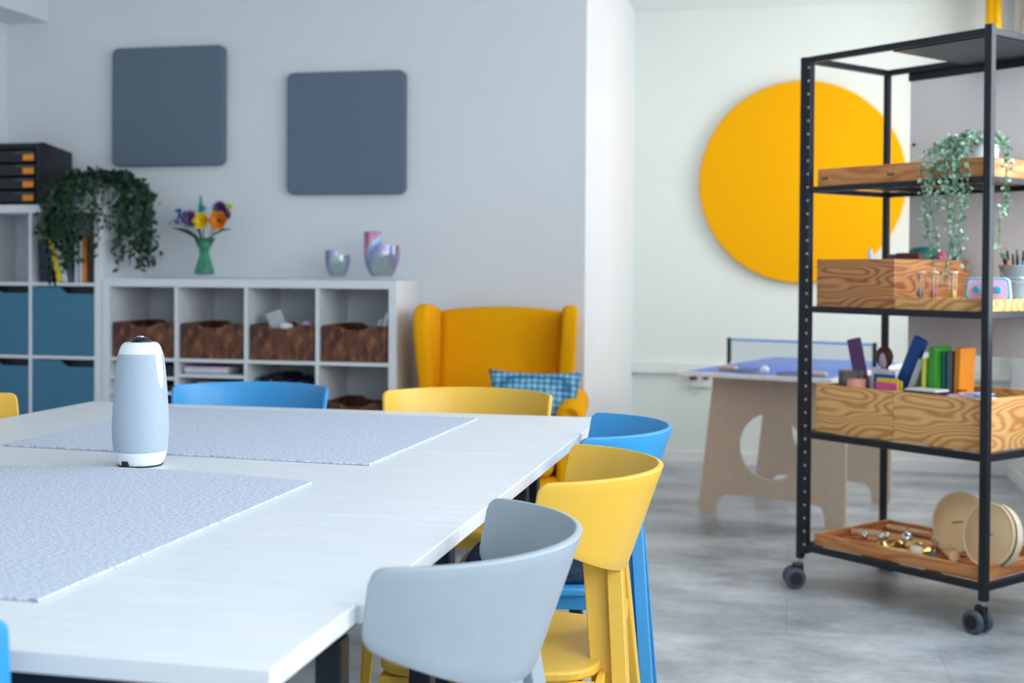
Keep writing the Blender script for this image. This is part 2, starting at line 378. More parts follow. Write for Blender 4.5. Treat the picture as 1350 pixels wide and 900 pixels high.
# dark binders standing in the third column
bx = cell(2) + .012; cols_ = ['darkteal', 'black', 'black', 'palegrey', 'black', 'black', 'palegrey', 'navy', 'black', 'slate', 'navy', 'palegrey', 'black']
for k, cn in enumerate(cols_):
    wd = .015 if cn == 'palegrey' else .0245; h = .245 + .03 * math.sin(PI * min(1, (k + 1) / 9)) - (.02 if cn == 'palegrey' else 0)
    poly = [(0, 0), (.27, 0), (.27, h), (.03, h), (0, h - .03)]
    o = mb('c_' + cn).prism(poly, 0, wd, 'x').build('magazine', bevel=.001, loc=(bx, KY + .03 + .02 * (1 - math.sin(PI * k / 12)), .3965)); bx += wd + .0012
    wh = ['at the left end of the row', 'second from the left in the row', 'third from the left in the row', 'fourth from the left in the row', 'fifth from the left in the row', 'sixth from the left in the row', 'seventh from the left in the row', 'eighth from the left in the row', 'ninth from the left in the row', 'fourth from the right in the row', 'third from the right in the row', 'second from the right in the row', 'at the right end of the row'][k]
    nm = {'darkteal': 'teal', 'palegrey': 'pale grey'}.get(cn, cn)
    tag(o, '%s magazine standing %s under the third basket' % (nm, wh), 'magazine', 'magazines standing in the low shelf')

# wicker baskets
def make_basket(label, loc):
    t = thing('wicker_basket', label, 'basket', loc, 0, 'wicker baskets in the low shelf'); w, d, h, tk = .155, .17, .166, .01
    def top(x): # front edge dips in the middle for the hand hold
        a = abs(x) / .075
        return h - (.02 * (1 - a ** 4) if a < 1 else 0)
    xs = [-w + 2 * w * k / 32 for k in range(33)]
    poly = [(-w, 0), (w, 0)] + [(x, top(x)) for x in reversed(xs)]
    for y0 in (-d, d - tk): mb('basket_weave').prism(poly, y0, y0 + tk, 'y').build('front_panel' if y0 < 0 else 'back_panel', parent=t, bevel=.003)
    for sx in (-1, 1): mb('basket_weave').box(min(sx * w, sx * (w - tk)), max(sx * w, sx * (w - tk)), -d + tk, d - tk, 0, h).build('side_panel', parent=t, bevel=.003)
    mb('basket_weave').box(-w + tk, w - tk, -d + tk, d - tk, 0, tk).build('base', parent=t)
    return t
BZ = .038 + .351 * 2 + .001; BC = lambda c: (cell(c) + .1675, KY + .185)
bk = make_basket('wicker basket in the upper left cell, behind the white speaker', (BC(0)[0], BC(0)[1], BZ))
dup(bk, (BC(1)[0], BC(1)[1], BZ), 0, 'wicker basket in the second upper cell, above the folders')
dup(bk, (BC(2)[0], BC(2)[1], BZ), 0, 'wicker basket in the third upper cell, holding a white brush')
dup(bk, (BC(3)[0], BC(3)[1], BZ), 0, 'wicker basket in the rightmost upper cell, nearest the armchair')
dup(bk, (BC(3)[0], BC(3)[1], .038 + .351 + .001), 0, 'wicker basket in the lower right cell, just above the table edge')
# brush and ball of yarn in the third basket, crumpled sheet in the fourth
t = thing('scrubbing_brush', 'white and green ridged brush sticking out of the third basket', 'brush', (BC(2)[0] + .01, BC(2)[1] - .1, BZ + .011), .2)
M = Matrix.Rotation(-.35, 4, 'Y')
b_ = mb('c_white'); b_.box(-.035, .035, -.012, .012, .0, .225, M).build('brush_body', parent=t, bevel=.004)
b_ = mb('c_palegrey')
for k in range(7): b_.box(-.038, .038, -.02, -.012, .15 + k * .011, .156 + k * .011, M)
b_.build('bristles', parent=t)
o = mb('c_whitepink').sphere((0, 0, 0), .03).build('yarn_ball', loc=(BC(2)[0] + .085, BC(2)[1] - .08, BZ + .15)); tag(o, 'pale pink ball lying behind the brush in the third basket', 'ball')
o = mb('paper').sphere((0, 0, 0), .035, (1, .8, .55)).build('cream_ball', loc=(BC(2)[0] - .01, BC(2)[1] - .14, BZ + .163)); tag(o, 'cream coloured pad lying on the edge of the third basket', 'pad')
for o_ in (o,): o_.location = (BC(2)[0] + .0, BC(2)[1] - .125, BZ + .155)
def sheet(u, v): return Vector((.06 * (u - .5) + .03 * v, -.1 + .03 * math.sin(u * 6), .1 + .13 * v * (1 - .3 * (1 - u)) + .01 * math.sin(9 * u + 4 * v)))
o = mb('paper').grid(sheet, 10, 10).build('crumpled_sheet', loc=(BC(3)[0] + .1, BC(3)[1], BZ + .01), solid=.004); tag(o, 'white crumpled sheet sticking out of the rightmost upper basket', 'paper')

# books in the open cell of the taller shelf
bks = [('navy', .022, .040, .205, .06, 'dark navy book at the left end of the row'), ('yellow', .113, .030, .256, .25, 'yellow book leaning left, second in the row'),
       ('white', .146, .024, .238, .24, 'white book leaning against the yellow one'), ('slate', .173, .028, .232, .22, 'grey book leaning left behind the hanging plant'),
       ('white', .206, .012, .19, 0, 'thin white book just right of the leaning grey book'), ('palegrey', .2195, .012, .2, 0, 'pale grey thin book between two thin white books'), ('white', .233, .012, .2, 0, 'thin white book left of the orange one'),
       ('orange', .2465, .022, .215, 0, 'orange book second from the right'), ('maroon', .270, .040, .23, 0, 'thick dark red book at the right end')]
x0 = KLX + .038 + .351 + .004; zb = .038 + .351 * 3 + .0005
for cn, x, wd, h, lean, lb in bks:
    t = thing('book', lb, 'book', (x0 + x + .004 + (h * lean * 0), KY + .03, zb), 0, 'books in the open top cell')
    c = mb('c_' + cn); M = Matrix.Rotation(-lean, 4, 'Y')
    c.box(0, .003, 0, .17, 0, h, M).box(wd - .003, wd, 0, .17, 0, h, M).box(.003, wd - .003, 0, .003, 0, h, M); c.build('cover', parent=t)
    mb('paper').box(.003, wd - .003, .004, .167, .003, h - .003, M).build('pages', parent=t)

# black drawer unit with orange clips, on the taller shelf
t = thing('drawer_unit', 'black desktop drawer unit with orange label clips on top of the tall shelf', 'drawer unit', (KLX + .04, KY + .04, 1.4645))
WU, DU, HU = .36, .30, .31
bodyp = [(0, 0), (DU, 0), (DU, HU), (.04, HU), (0, HU - .02)]
o = mb('black_plastic').prism([(0, 0), (DU, 0), (DU, HU - .03), (.05, HU), (0, HU - .008)], WU - .012, WU, 'x').prism([(0, 0), (DU, 0), (DU, HU - .03), (.05, HU), (0, HU - .008)], 0, .012, 'x').box(.012, WU - .012, 0.0, .3, .0, .01).box(.012, WU - .012, DU - .012, DU, .01, HU - .04).box(.012, WU - .012, .012, DU - .012, HU - .04, HU - .028).box(.012, WU - .012, .0, .012, HU - .03, HU - .008).build('housing', parent=t, bevel=.004)
for k in range(4):
    z = .014 + k * .065
    d = mb('black_plastic').box(.015, WU - .015, -.006, .25, z, z + .054).build('drawer', parent=t, bevel=.003)
    mb('grey_rubber').box(.24, WU - .02, -.010, -.006, z + .04, z + .048).build('label_holder', parent=d, bevel=.001)
    mb('orange_plastic').box(.285, WU - .018, -.018, -.006, z + .006, z + .036).build('clip', parent=d, bevel=.004)

# ------------------------------------------------------------------ plants
def vine_plant(name, label, loc, pot_r, pot_h, vines, leaf, leafmat, potmat, seed, crown=.1, ncrown=160, rz=0, zt=None, colld=None):
    t = thing(name, label, 'plant', loc, rz); R = random.Random(seed)
    mb(potmat).lathe([(pot_r * .75, 0), (pot_r * .8, .004), (pot_r, pot_h), (pot_r * .9, pot_h), (pot_r * .86, pot_h - .012), (.001, pot_h - .014)], n=28, caps=False).build('pot', parent=t)
    st = mb('stem_green'); lf = mb(leafmat)
    def leafat(p, s):
        n = Vector((R.gauss(0, 1), R.gauss(0, 1), R.gauss(0, .6) + .5)).normalized(); a = n.orthogonal().normalized(); a.rotate(Matrix.Rotation(R.uniform(0, 6.28), 3, n)); b = n.cross(a)
        q = [p, p + a * s * .45 + b * s * .38 + n * s * .08, p + a * s * .95 + b * s * .3, p + a * s * 1.25, p + a * s * .95 - b * s * .3, p + a * s * .45 - b * s * .38 + n * s * .08]
        lf.face(q)
    top = Vector((0, 0, pot_h))
    for (ex, ey, ez, rr, dens) in vines:   # edge point offset where it goes over, then hangs straight to ez
        p0 = Vector((R.uniform(-.3, .3) * pot_r, R.uniform(-.3, .3) * pot_r, pot_h - .01)); p1 = Vector((ex * .5, ey * .5, pot_h + rr)); p2 = Vector((ex, ey, pot_h * .55)); pts = []
        for k in range(9):
            a = k / 8; pts.append(p0 * (1 - a) ** 2 + p1 * 2 * a * (1 - a) * 1.0 + p2 * a * a)
        L = p2.z - ez; nst = max(1, int(L / .03)); wob = R.uniform(0, 6)
        for k in range(1, nst + 1):
            q = p2 + Vector((.012 * math.sin(wob + k * .6) + R.uniform(-.003, .003), .008 * math.cos(wob + k * .5), -L * k / nst)); pts.append(q)
        st.tube(pts, .0013, 4)
        for a, b in zip(pts, pts[1:]):
            nn = max(1, int((b - a).length / leaf * dens * 2))
            for i in range(nn):
                p = a.lerp(b, R.random()); leafat(p + Vector((R.gauss(0, .3), R.gauss(0, .3), 0)) * leaf, leaf * R.uniform(.7, 1.15))
    for i in range(ncrown):
        a = R.uniform(0, 6.28); r = crown * math.sqrt(R.random()); leafat(Vector((r * math.cos(a), r * math.sin(a) * .8, pot_h + .005 + .05 * R.random() * (1 - r / crown * .6))), leaf)
    st.build('stem', parent=t, recalc=False); lf.build('foliage', parent=t, recalc=False)
    return t
R = random.Random(5); V = []
# hanging over the front edge of the tall shelf (local y < -.13 is in front of it)
for k in range(30): V.append((R.uniform(-.17, .0), R.uniform(-.215, -.17), R.choice([-.12, -.2, -.3, -.08, -.16]), R.uniform(.02, .09), 1.0))
V += [(-.12, -.2, -.40, .05, 1.2), (-.10, -.2, -.36, .05, 1.0), (-.07, -.19, -.33, .05, 1)]
for k in range(40): V.append((R.uniform(.15, .30), R.uniform(-.16, .10), R.choice([-.10, -.16, -.22, -.27, -.31]), R.uniform(.04, .1), 1.1))
for k in range(14): V.append((R.uniform(.0, .15), R.uniform(-.21, -.175), R.choice([-.06, -.12, -.28, -.2]), R.uniform(.03, .09), .8))
vine_plant('trailing_plant', 'dark green trailing plant hanging over the tall shelf edge', (-3.315, 5.585, 1.4645), .075, .12, V, .027, 'leaf_dark', 'gloss_white', 3, .17, 420)

# ------------------------------------------------------------------ vase of flowers
VX, VY, VZ = -2.756, 5.62, 1.1305
o = mb('green_glass').lathe([(.001, .003), (.044, .002), (.048, .012), (.038, .05), (.024, .1), (.026, .125), (.052, .18), (.0495, .18), (.0235, .125), (.0215, .1), (.035, .05), (.044, .014), (.001, .01)], n=36, caps=False).build('vase', loc=(VX, VY, VZ))
tag(o, 'green glass vase with a narrow waist holding a bouquet', 'vase')
def flower(dx, dz, col, r, kind, label, dy=0., ccol='c_maroon', root=0):
    t = thing('flower', label, 'flower', (VX, VY, VZ), 0, 'flowers in the green vase'); tip = Vector((dx, dy, dz))
    mb('stem_green').tube([(-dx * .12, -dy * .12, .02), (dx * .05, dy * .1, .11), (dx * .45, dy * .5, .19 + (dz - .19) * .3), tuple(tip)], .0018, 6).build('stem', parent=t)
    p = mb('c_' + col)
    def petal(c, ang, tilt, L, wd):
        d = Vector((math.cos(ang), 0, math.sin(ang))); L *= 1.2; wd *= 1.25; s_ = Vector((-math.sin(ang), 0, math.cos(ang))); out = Vector((0, -1, 0)); d2 = d * math.cos(tilt) + out * math.sin(tilt)
        def fn(u, v):
            wv = wd * math.sin(PI * (.08 + .84 * u) ** .8) * (v - .5) * 2
            return Vector(c) + d2 * (L * u) + s_ * wv + out * (.004 * (1 - abs(v - .5) * 2) * -1 + .25 * L * u * u * .3)
        p.grid(fn, 6, 4)
    if kind == 'daisy':
        for k in range(12): petal(tip, k * PI / 6, .25, r, r * .22)
        for k in range(10): petal(tip + Vector((0, -.004, 0)), k * PI / 5 + .2, .7, r * .75, r * .2)
        p.build('petals', parent=t); mb(ccol).sphere(tuple(tip + Vector((0, -.008, 0))), r * .22, (1, .6, 1), 8).build('flower_centre', parent=t)
    elif kind == 'cup':
        for k in range(6): petal(tip, k * PI / 3, .45, r, r * .5)
        for k in range(5): petal(tip + Vector((0, -.004, 0)), k * PI / 2.5 + .4, .9, r * .8, r * .42)
        p.build('petals', parent=t); mb(ccol).sphere(tuple(tip + Vector((0, -.01, 0))), r * .2, (1, .6, 1), 8).build('flower_centre', parent=t)
    elif kind == 'spike':
        for k in range(26):
            a = k / 25; q = tip + Vector((.012 * (1 - a * .7) * math.cos(k * 2.4), .012 * (1 - a * .7) * math.sin(k * 2.4), -.085 + .095 * a)); p.sphere(tuple(q), .007 * (1 - .5 * a), n=5)
        p.build('petals', parent=t)
    elif kind == 'cluster':
        rr = random.Random(int(r * 1e4))
        for k in range(14): p.sphere((tip.x + rr.gauss(0, r * .45), tip.y + rr.gauss(0, r * .4), tip.z + rr.gauss(0, r * .4)), r * .3, n=5)
        p.build('petals', parent=t)
    return t
flower(-.118, .292, 'blue', .030, 'cluster', 'blue cluster flower at the upper left of the bouquet')
flower(-.150, .258, 'bluegrey', .022, 'cluster', 'small blue flower at the far left of the bouquet', .01)
flower(-.072, .272, 'purple', .040, 'daisy', 'purple daisy left of the yellow bloom')
flower(-.028, .372, 'tealflower', .03, 'spike', 'tall teal spike flower standing above the bouquet', .015)
flower(-.022, .325, 'cyan', .02, 'cluster', 'light blue flower at the foot of the teal spike', .02)
flower(.0, .262, 'yellow', .040, 'cup', 'yellow bloom in the middle of the bouquet', -.02, 'c_orange')
flower(.088, .262, 'orange', .046, 'cup', 'orange bloom at the right of the bouquet', -.02)
flower(.078, .32, 'violet', .036, 'daisy', 'dark purple flower above the orange bloom', .01)
flower(.118, .332, 'lime', .02, 'cluster', 'small yellow green flower at the upper right of the bouquet', .02)
flower(.105, .292, 'mauve', .026, 'daisy', 'mauve flower behind the orange bloom', .02)
def blade(dx, dz, mid, label):
    def fn(u, v):
        x = dx * u; z = .15 + (mid - .15) * 2 * u * (1 - u) + (dz - .15) * u * u + .02 * u; w = .02 * math.sin(PI * min(1, u * .93 + .07))
        return Vector((x, (v - .5) * w, z + (v - .5) * w * .8))
    o = mb('leaf_dark').grid(fn, 14, 4).build('bouquet_leaf', loc=(VX, VY - .01, VZ), solid=.0008); tag(o, label, 'leaf', 'leaves in the green vase')
blade(-.17, .205, .22, 'long dark leaf bending left out of the green vase')
blade(.145, .2, .22, 'long dark leaf bending right out of the green vase')
blade(-.06, .24, .24, 'short dark leaf standing among the stems of the bouquet')

# ------------------------------------------------------------------ iridescent glass vases with an uneven rim
def glass_vase(loc, r, hl, hr, hd, label):
    def prof(z, h):   # radius over height, tapering to the foot
        a = min(1, z / (r * 1.3)); return r * (.56 + .44 * math.sin(a * PI / 2) ** .8)
    def rim(c):
        # c: -1 left .. 1 right
        sm = lambda a, b, x: max(0, min(1, (x - a) / (b - a))) ** 2 * (3 - 2 * max(0, min(1, (x - a) / (b - a))))
        return hl + (hd - hl) * sm(-.08, .1, c) + (hr - hd) * sm(.14, .3, c)
    def outer(u, v):
        a = 2 * PI * u; h = rim(math.cos(a)); z = h * v; rr = prof(z, h)
        return Vector((rr * math.cos(a), rr * math.sin(a), z))
    def inner(u, v):
        a = 2 * PI * u; h = rim(math.cos(a)); z = max(.004, h * (1 - v)); rr = prof(z, h) - .003
        return Vector((rr * math.cos(a), rr * math.sin(a), z))
    b = mb('iridescent_glass'); b.grid(outer, 96, 24, closeu=True); b.grid(inner, 96, 24, closeu=True)
    b.lathe([(.0005, .0), (prof(0, 1), .0)], n=96, caps=False); b.lathe([(.0005, .004), (prof(.004, 1) - .003, .004)], n=96, caps=False)
    bmesh.ops.remove_doubles(b.bm, verts=b.bm.verts, dist=.0002)
    return tag(b.build('glass_vase', loc=loc, rot=(0, 0, YAW + .1)), label, 'vase', 'iridescent glass vases')
glass_vase((-1.848, 5.58, 1.1305), .083, .208, .145, .115, 'larger iridescent glass vase with a raised left rim, nearer the armchair')
glass_vase((-2.064, 5.58, 1.1305), .058, .122, .1, .06, 'smaller iridescent glass vase standing left of the larger one')

# ------------------------------------------------------------------ wing armchair
A = thing('armchair', 'mustard yellow upholstered wing armchair against the back wall', 'armchair', (-1.262, 5.36, 0), .12)
fm = 'armchair_yellow'
mb(fm).box(-.33, .33, -.36, .34, .17, .32).build('base', parent=A, bevel=.03, segs=4)
def cush(u, v):
    a = (u - .5) * 2; b = (v - .5) * 2
    return Vector((a * .28, -.06 + b * .33, .455 + .035 * (1 - a ** 4) * (1 - b ** 4)))
c = mb(fm).box(-.29, .29, -.40, .24, .32, .45).build('seat_cushion', parent=A, bevel=.045, segs=5)
# back with a softly arched top, leaning back
bkp = mb(fm)
def bf(u, v):
    x = (u - .5) * .56; z = .32 + v * (.64 + .02 * (1 - (2 * u - 1) ** 2)); y = .20 + .14 * v - .02 * math.cos((u - .5) * PI) * math.sin(PI * v)
    return x, y, z
def bfront(u, v): x, y, z = bf(u, v); return Vector((x, y, z))
def bback(u, v): x, y, z = bf(u, v); return Vector((x, y + .065, z))
N1, N2 = 16, 16
bkp.grid(bfront, N1, N2); bkp.grid(bback, N1, N2)
bkp.grid(lambda u, v: bfront(u, 1).lerp(bback(u, 1), v) + Vector((0, 0, .015 * math.sin(PI * v))), N1, 4)
bkp.grid(lambda u, v: bfront(u, 0).lerp(bback(u, 0), v), N1, 4)
for uu in (0, 1): bkp.grid(lambda a, v, uu=uu: bfront(uu, a).lerp(bback(uu, a), v), N2, 4)
bmesh.ops.remove_doubles(bkp.bm, verts=bkp.bm.verts, dist=.0005)
bkp.build('backrest', parent=A)
# wings: side profiles with thick rounded front edge
def wing(sx):
    prof = [(.34, .52), (.10, .54), (.075, .62), (.05, .74), (.03, .86), (.035, .94), (.07, .995), (.13, 1.01), (.24, 1.005), (.37, .985), (.40, .95), (.37, .6)]
    x0, x1 = sorted((sx * .282, sx * .350)); b = mb(fm)
    pts = []
    for y, z in prof: pts.append((y, z))
    b.prism(pts, x0, x1, 'x', smooth=True)
    o = b.build('wing', parent=A, bevel=.032, segs=5)
    for v in o.data.vertices:   # the wings flare outwards towards the top and the front
        k = max(0, (v.co.z - .52)) / .48; v.co.x += sx * (.0 + .022 * k * max(0, (.30 - v.co.y) / .27)) - sx * .012 * (1 - k)
    return o
wing(-1); wing(1)
def arm(sx):
    b = mb(fm); cx = sx * .355
    b.box(min(sx * .30, sx * .385), max(sx * .30, sx * .385), -.37, .36, .18, .545)
    o = b.build('arm', parent=A, bevel=.03, segs=4)
    M = Matrix.Rotation(-PI / 2, 4, 'X')
    r = mb(fm).lathe([(.001, -.36), (.03, -.375), (.05, -.37), (.058, -.35), (.058, .2), (.05, .34), (.03, .36)], c=(cx, 0, .572), n=24, M=M).build('arm_roll', parent=A)
    p = mb(fm); ring = [(cx + .036 * math.cos(a * PI / 12), -.386 + .002, .572 + .036 * math.sin(a * PI / 12)) for a in range(25)]
    p.tube(ring, .006, 6); p.build('piping', parent=r)
arm(-1); arm(1)
for sx in (-1, 1):
    for y in (-.3, .3): mb('wood_box_dark').hexa([(sx * .29 + a * .014, y + b * .014, .0) for a, b in ((-1, -1), (1, -1), (1, 1), (-1, 1))], [(sx * .28 + a * .022, y + b * .022, .172) for a, b in ((-1, -1), (1, -1), (1, 1), (-1, 1))]).build('leg', parent=A, bevel=.002)
def pil(sgn):
    def fn(u, v):
        a, b = (u - .5) * 2, (v - .5) * 2; e = (1 - a ** 2) ** .5 * (1 - b ** 2) ** .5
        return Vector((.200 * a * (1 - .14 * (1 - b)) * (1 - .06 * (1 - a * a)), sgn * .058 * e ** .8, .135 * b * (1 - .10 * (1 - abs(a) ** 2))))
    return fn
p = mb('pillow_knit').grid(pil(1), 28, 20).grid(pil(-1), 28, 20); bmesh.ops.remove_doubles(p.bm, verts=p.bm.verts, dist=.0004)
o = p.build('pillow', loc=(-1.045, 5.2, .612), rot=(-.34, .02, .16)); tag(o, 'blue checked knitted pillow leaning in the mustard armchair', 'pillow')

# ------------------------------------------------------------------ conference tables
TX0, TX1, TZ = -2.135, -.522, .745
def conf_table(y0, y1, x1, label, legs=(-1, 1)):
    t = thing('conference_table', label, 'table', ((TX0 + x1) / 2, (y0 + y1) / 2, 0), 0, 'white tables pushed together'); w = (x1 - TX0) / 2; d = (y1 - y0) / 2
    mb('table_white').box(-w, w, -d, d, TZ - .025, TZ).build('tabletop', parent=t, bevel=.002)
    f = mb('black_metal'); i = .045; zz = TZ - .0255
    f.box(-w + i, w - i, -d + i, -d + i + .03, zz - .035, zz).box(-w + i, w - i, d - i - .03, d - i, zz - .035, zz).box(-w + i, -w + i + .03, -d + i + .03, d - i - .03, zz - .035, zz).box(w - i - .03, w - i, -d + i + .03, d - i - .03, zz - .035, zz)
    f.build('frame', parent=t, bevel=.002)
    for sx in (-1, 1):
        for sy in legs:
            cx, cy_ = sx * (w - i - .015), sy * (d - i - .015); mb('black_metal').box(cx - .018, cx + .018, cy_ - .018, cy_ + .018, 0, zz - .036).build('leg', parent=t, bevel=.003)
    return t
conf_table(1.232, 1.4985, TX1 - .006, 'narrow white table piece at the near end of the table row', (-1,))
conf_table(1.5, 2.0385, TX1, 'white table carrying most of the near felt mat')
conf_table(2.04, 2.7985, TX1, 'white table carrying the grey conference speaker')
conf_table(2.80, 3.575, TX1, 'white table at the far end, in front of the armchair')
def matt(poly, label):
    o = mb('felt').prism(poly, TZ + .0004, TZ + .005, 'z').build('felt_mat', bevel=.001); tag(o, label, 'mat', 'grey felt mats on the table')
matt([(-1.80, 2.628), (-.874, 2.563), (-.851, 3.432), (-1.808, 3.462)], 'light grey felt mat behind the conference speaker')
matt([(-1.86, 1.418), (-.916, 1.413), (-.909, 2.318), (-1.0, 2.345), (-1.12, 2.368), (-1.235, 2.385), (-1.36, 2.385), (-1.48, 2.365), (-1.608, 2.338), (-1.85, 2.33)], 'light grey felt mat nearest the viewer, in front of the speaker')

# ------------------------------------------------------------------ conference camera speaker
O = thing('conference_speaker', 'grey fabric covered conference speaker with a black lens on top', 'speaker', (-1.349, 2.452, TZ + .0005), YAW + .55 * 0)
prof = [(.042, .0), (.0455, .003), (.0505, .012), (.0545, .03), (.0575, .06), (.0578, .085), (.0565, .12), (.0540, .16), (.0508, .2), (.0480, .225), (.0455, .24), (.0405, .254), (.035, .2605), (.031, .2620), (.001, .2625)]
mb('gloss_white').lathe(prof, n=64).build('housing', parent=O)
def rad(z):
    for (r0, z0), (r1, z1) in zip(prof, prof[1:]):
        if z0 <= z <= z1: k = (z - z0) / (z1 - z0); return r0 + (r1 - r0) * k
ths = math.radians(-20)   # glossy strip at the right
def fab(u, v):
    z = .031 + v * (.238 - .031); k = max(0, min(1, (z - .165) / .06)); w = .003 + .24 * (1 - (1 - k) ** 2) ** .5
    a = ths + w + u * (2 * PI - 2 * w); r = rad(z) + .0009 - (.0008 if v in (0, 1) else 0)
    return Vector((r * math.cos(a), r * math.sin(a), z))
mb('speaker_fabric').grid(fab, 96, 48).build('fabric_cover', parent=O)
mb('lens_black').lathe([(.0225, .2615), (.0215, .265), (.018, .269), (.012, .2725), (.001, .2735)], n=40).build('lens', parent=O)
mb('chrome').lathe([(.008, .2725), (.0075, .2745), (.001, .2755)], n=24).build('lens_cap', parent=O)
mb('black_rubber').lathe([(.0445, -.0004), (.0475, .0026), (.0445, .0028)], n=48).build('foot_ring', parent=O)
M = Matrix.Rotation(math.radians(-112), 4, 'Z')
mb('black_rubber').box(.046, .0525, -.0075, .0075, .0005, .014, M).build('cable_port', parent=O, bevel=.001)

# ------------------------------------------------------------------ chairs
def make_chair(cm, label, loc, rz, group):
    t = thing('shell_chair', label, 'chair', loc, rz, group); Rr, HA, ZT = .262, math.radians(76), .800
    def shell(u, v):
        th = (u - .5) * 2 * HA; arc = abs(u - .5) * 2; dend = (1 - arc) * HA * Rr; rc = .02
        zb = .606 + .094 * arc ** 1.7; zt = ZT
        if dend < rc: q = rc - math.sqrt(max(0, rc * rc - (rc - dend) ** 2)); zt -= q; zb += q
        # rounded lower corners beside the stem
        z = zb + (zt - zb) * v; k = (ZT - z); r = Rr - .08 * k; sh = .27 * k * max(.55, math.cos(th))
        return Vector((-r * math.cos(th) + sh, r * math.sin(th) * (1.0), z))
    us = [0, .004, .01, .02, .035, .055] + [.055 + (.945 - .055) * i / 36 for i in range(1, 36)] + [.945, .965, .98, .99, .996, 1]
    g = mb(cm); V = [[g.bm.verts.new(shell(u, j / 8)) for j in range(9)] for u in us]; F = []
    for i in range(len(us) - 1):
        for j in range(8): F.append(g.bm.faces.new([V[i][j], V[i + 1][j], V[i + 1][j + 1], V[i][j + 1]]))
    g._tag(F, True)
    o = g.build('backrest', parent=t, solid=.011); md = o.modifiers.new('bevel', 'BEVEL'); md.width = .004; md.segments = 2; md.limit_method = 'ANGLE'; md.angle_limit = .9
    # rear legs rise to the shell as a split stem; L-shaped section
    for s in (-1, 1):
        b = mb(cm)
        def sec(z):
            k = max(0, (.64 - z) / .64); return -.193 - .08 * (.64 - z), .006 + .20 * k ** .9, .060 - .016 * k, .076 - .024 * k
        zs = [.622, .60, .52, .44, .3, .15, 0.0]
        for z0, z1 in zip(zs, zs[1:]):
            A_, B_ = sec(z0), sec(z1)
            def back(S_, z): x, y, w_, d_ = S_; return [(x, s * y, z), (x, s * (y + w_), z), (x + .029, s * (y + w_), z), (x + .029, s * y, z)]
            def side(S_, z): x, y, w_, d_ = S_; return [(x + .029, s * (y + w_ - .034), z), (x + .029, s * (y + w_ - .022), z), (x + d_, s * (y + w_ - .022), z), (x + d_, s * (y + w_ - .034), z)]
            b.hexa(back(B_, z1), back(A_, z0)); b.hexa(side(B_, z1), side(A_, z0))
        bmesh.ops.remove_doubles(b.bm, verts=b.bm.verts, dist=.0001)
        b.build('leg', parent=t, bevel=.0025)
        # front leg
        f = mb(cm)
        def q(x, y, z, w_): return [(x - w_, s * (y - .006), z), (x, s * (y - .006), z), (x, s * y, z), (x - w_, s * y, z)]
        def q2(x, y, z, w_): return [(x - .012, s * (y - w_), z), (x, s * (y - w_), z), (x, s * (y - .006), z), (x - .012, s * (y - .006), z)]
        f.hexa(q(.262, .222, 0, .03), q(.232, .205, .435, .055)); f.hexa(q2(.262, .222, 0, .028), q2(.232, .205, .435, .05))
        f.build('leg', parent=t, bevel=.0025)
    # seat: rounded square, gently dished
    n = 40; pts = []
    for k in range(n):
        a = 2 * PI * k / n; ca, sa = math.cos(a), math.sin(a); pw = .36; x = math.copysign(abs(ca) ** pw, ca); y = math.copysign(abs(sa) ** pw, sa)
        pts.append((.043 + x * .205, y * (.218 - .028 * (x < 0) * abs(x))))
    mb(cm).prism(pts, .438, .456, 'z').build('seat', parent=t, bevel=.005)
    ap = mb(cm); ap.box(.205, .222, -.19, .19, .405, .4375).box(-.155, .205, .176, .19, .405, .4375).box(-.155, .205, -.19, -.176, .405, .4375).box(-.17, -.155, -.19, .19, .405, .4375)
    mb(cm).box(-.198, -.165, -.062, .062, .492, .53).build('leg_bridge', parent=t, bevel=.003)
    ap.build('seat_rail', parent=t, bevel=.002)
    return t
G = 'shell back chairs around the tables'
cy_ = make_chair('chair_yellow', 'yellow plastic chair between the grey chair and the blue chair', (-.496, 2.372, 0), PI + .06, G)
dup(cy_, (-.93, 3.545, 0), -PI / 2 + .02, 'yellow plastic chair at the far end, in front of the armchair')
dup(cy_, (-2.127, 3.01, 0), .0, 'yellow plastic chair at the left side of the table, by the blue doors')
cb_ = make_chair('chair_blue', 'blue plastic chair with a dark cushion, furthest along the right side', (-.532, 2.965, 0), PI + .10, G)
dup(cb_, (-1.62, 3.54, 0), -PI / 2, 'blue plastic chair at the far end, in front of the baskets')
dup(cb_, (-1.06, 1.245, 0), PI / 2, 'blue plastic chair at the near end, cut by the lower left corner')
cg_ = make_chair('chair_grey', 'light grey plastic chair nearest the viewer', (-.547, 1.725, 0), PI - .06, G)
def cushion(loc, rz, label):
    pts = []
    for k in range(36):
        a = 2 * PI * k / 36; ca, sa = math.cos(a), math.sin(a); pts.append((math.copysign(abs(ca) ** .5, ca) * .175, math.copysign(abs(sa) ** .5, sa) * .18))
    o = mb('cushion_navy').prism(pts, 0, .032, 'z').build('seat_cushion', bevel=.012, segs=3, loc=loc, rot=(0, 0, rz)); tag(o, label, 'cushion', 'dark seat cushions')
cushion((-.532 - .045, 2.965, .4565), PI + .1, 'dark navy cushion on the seat of the blue chair on the right side')

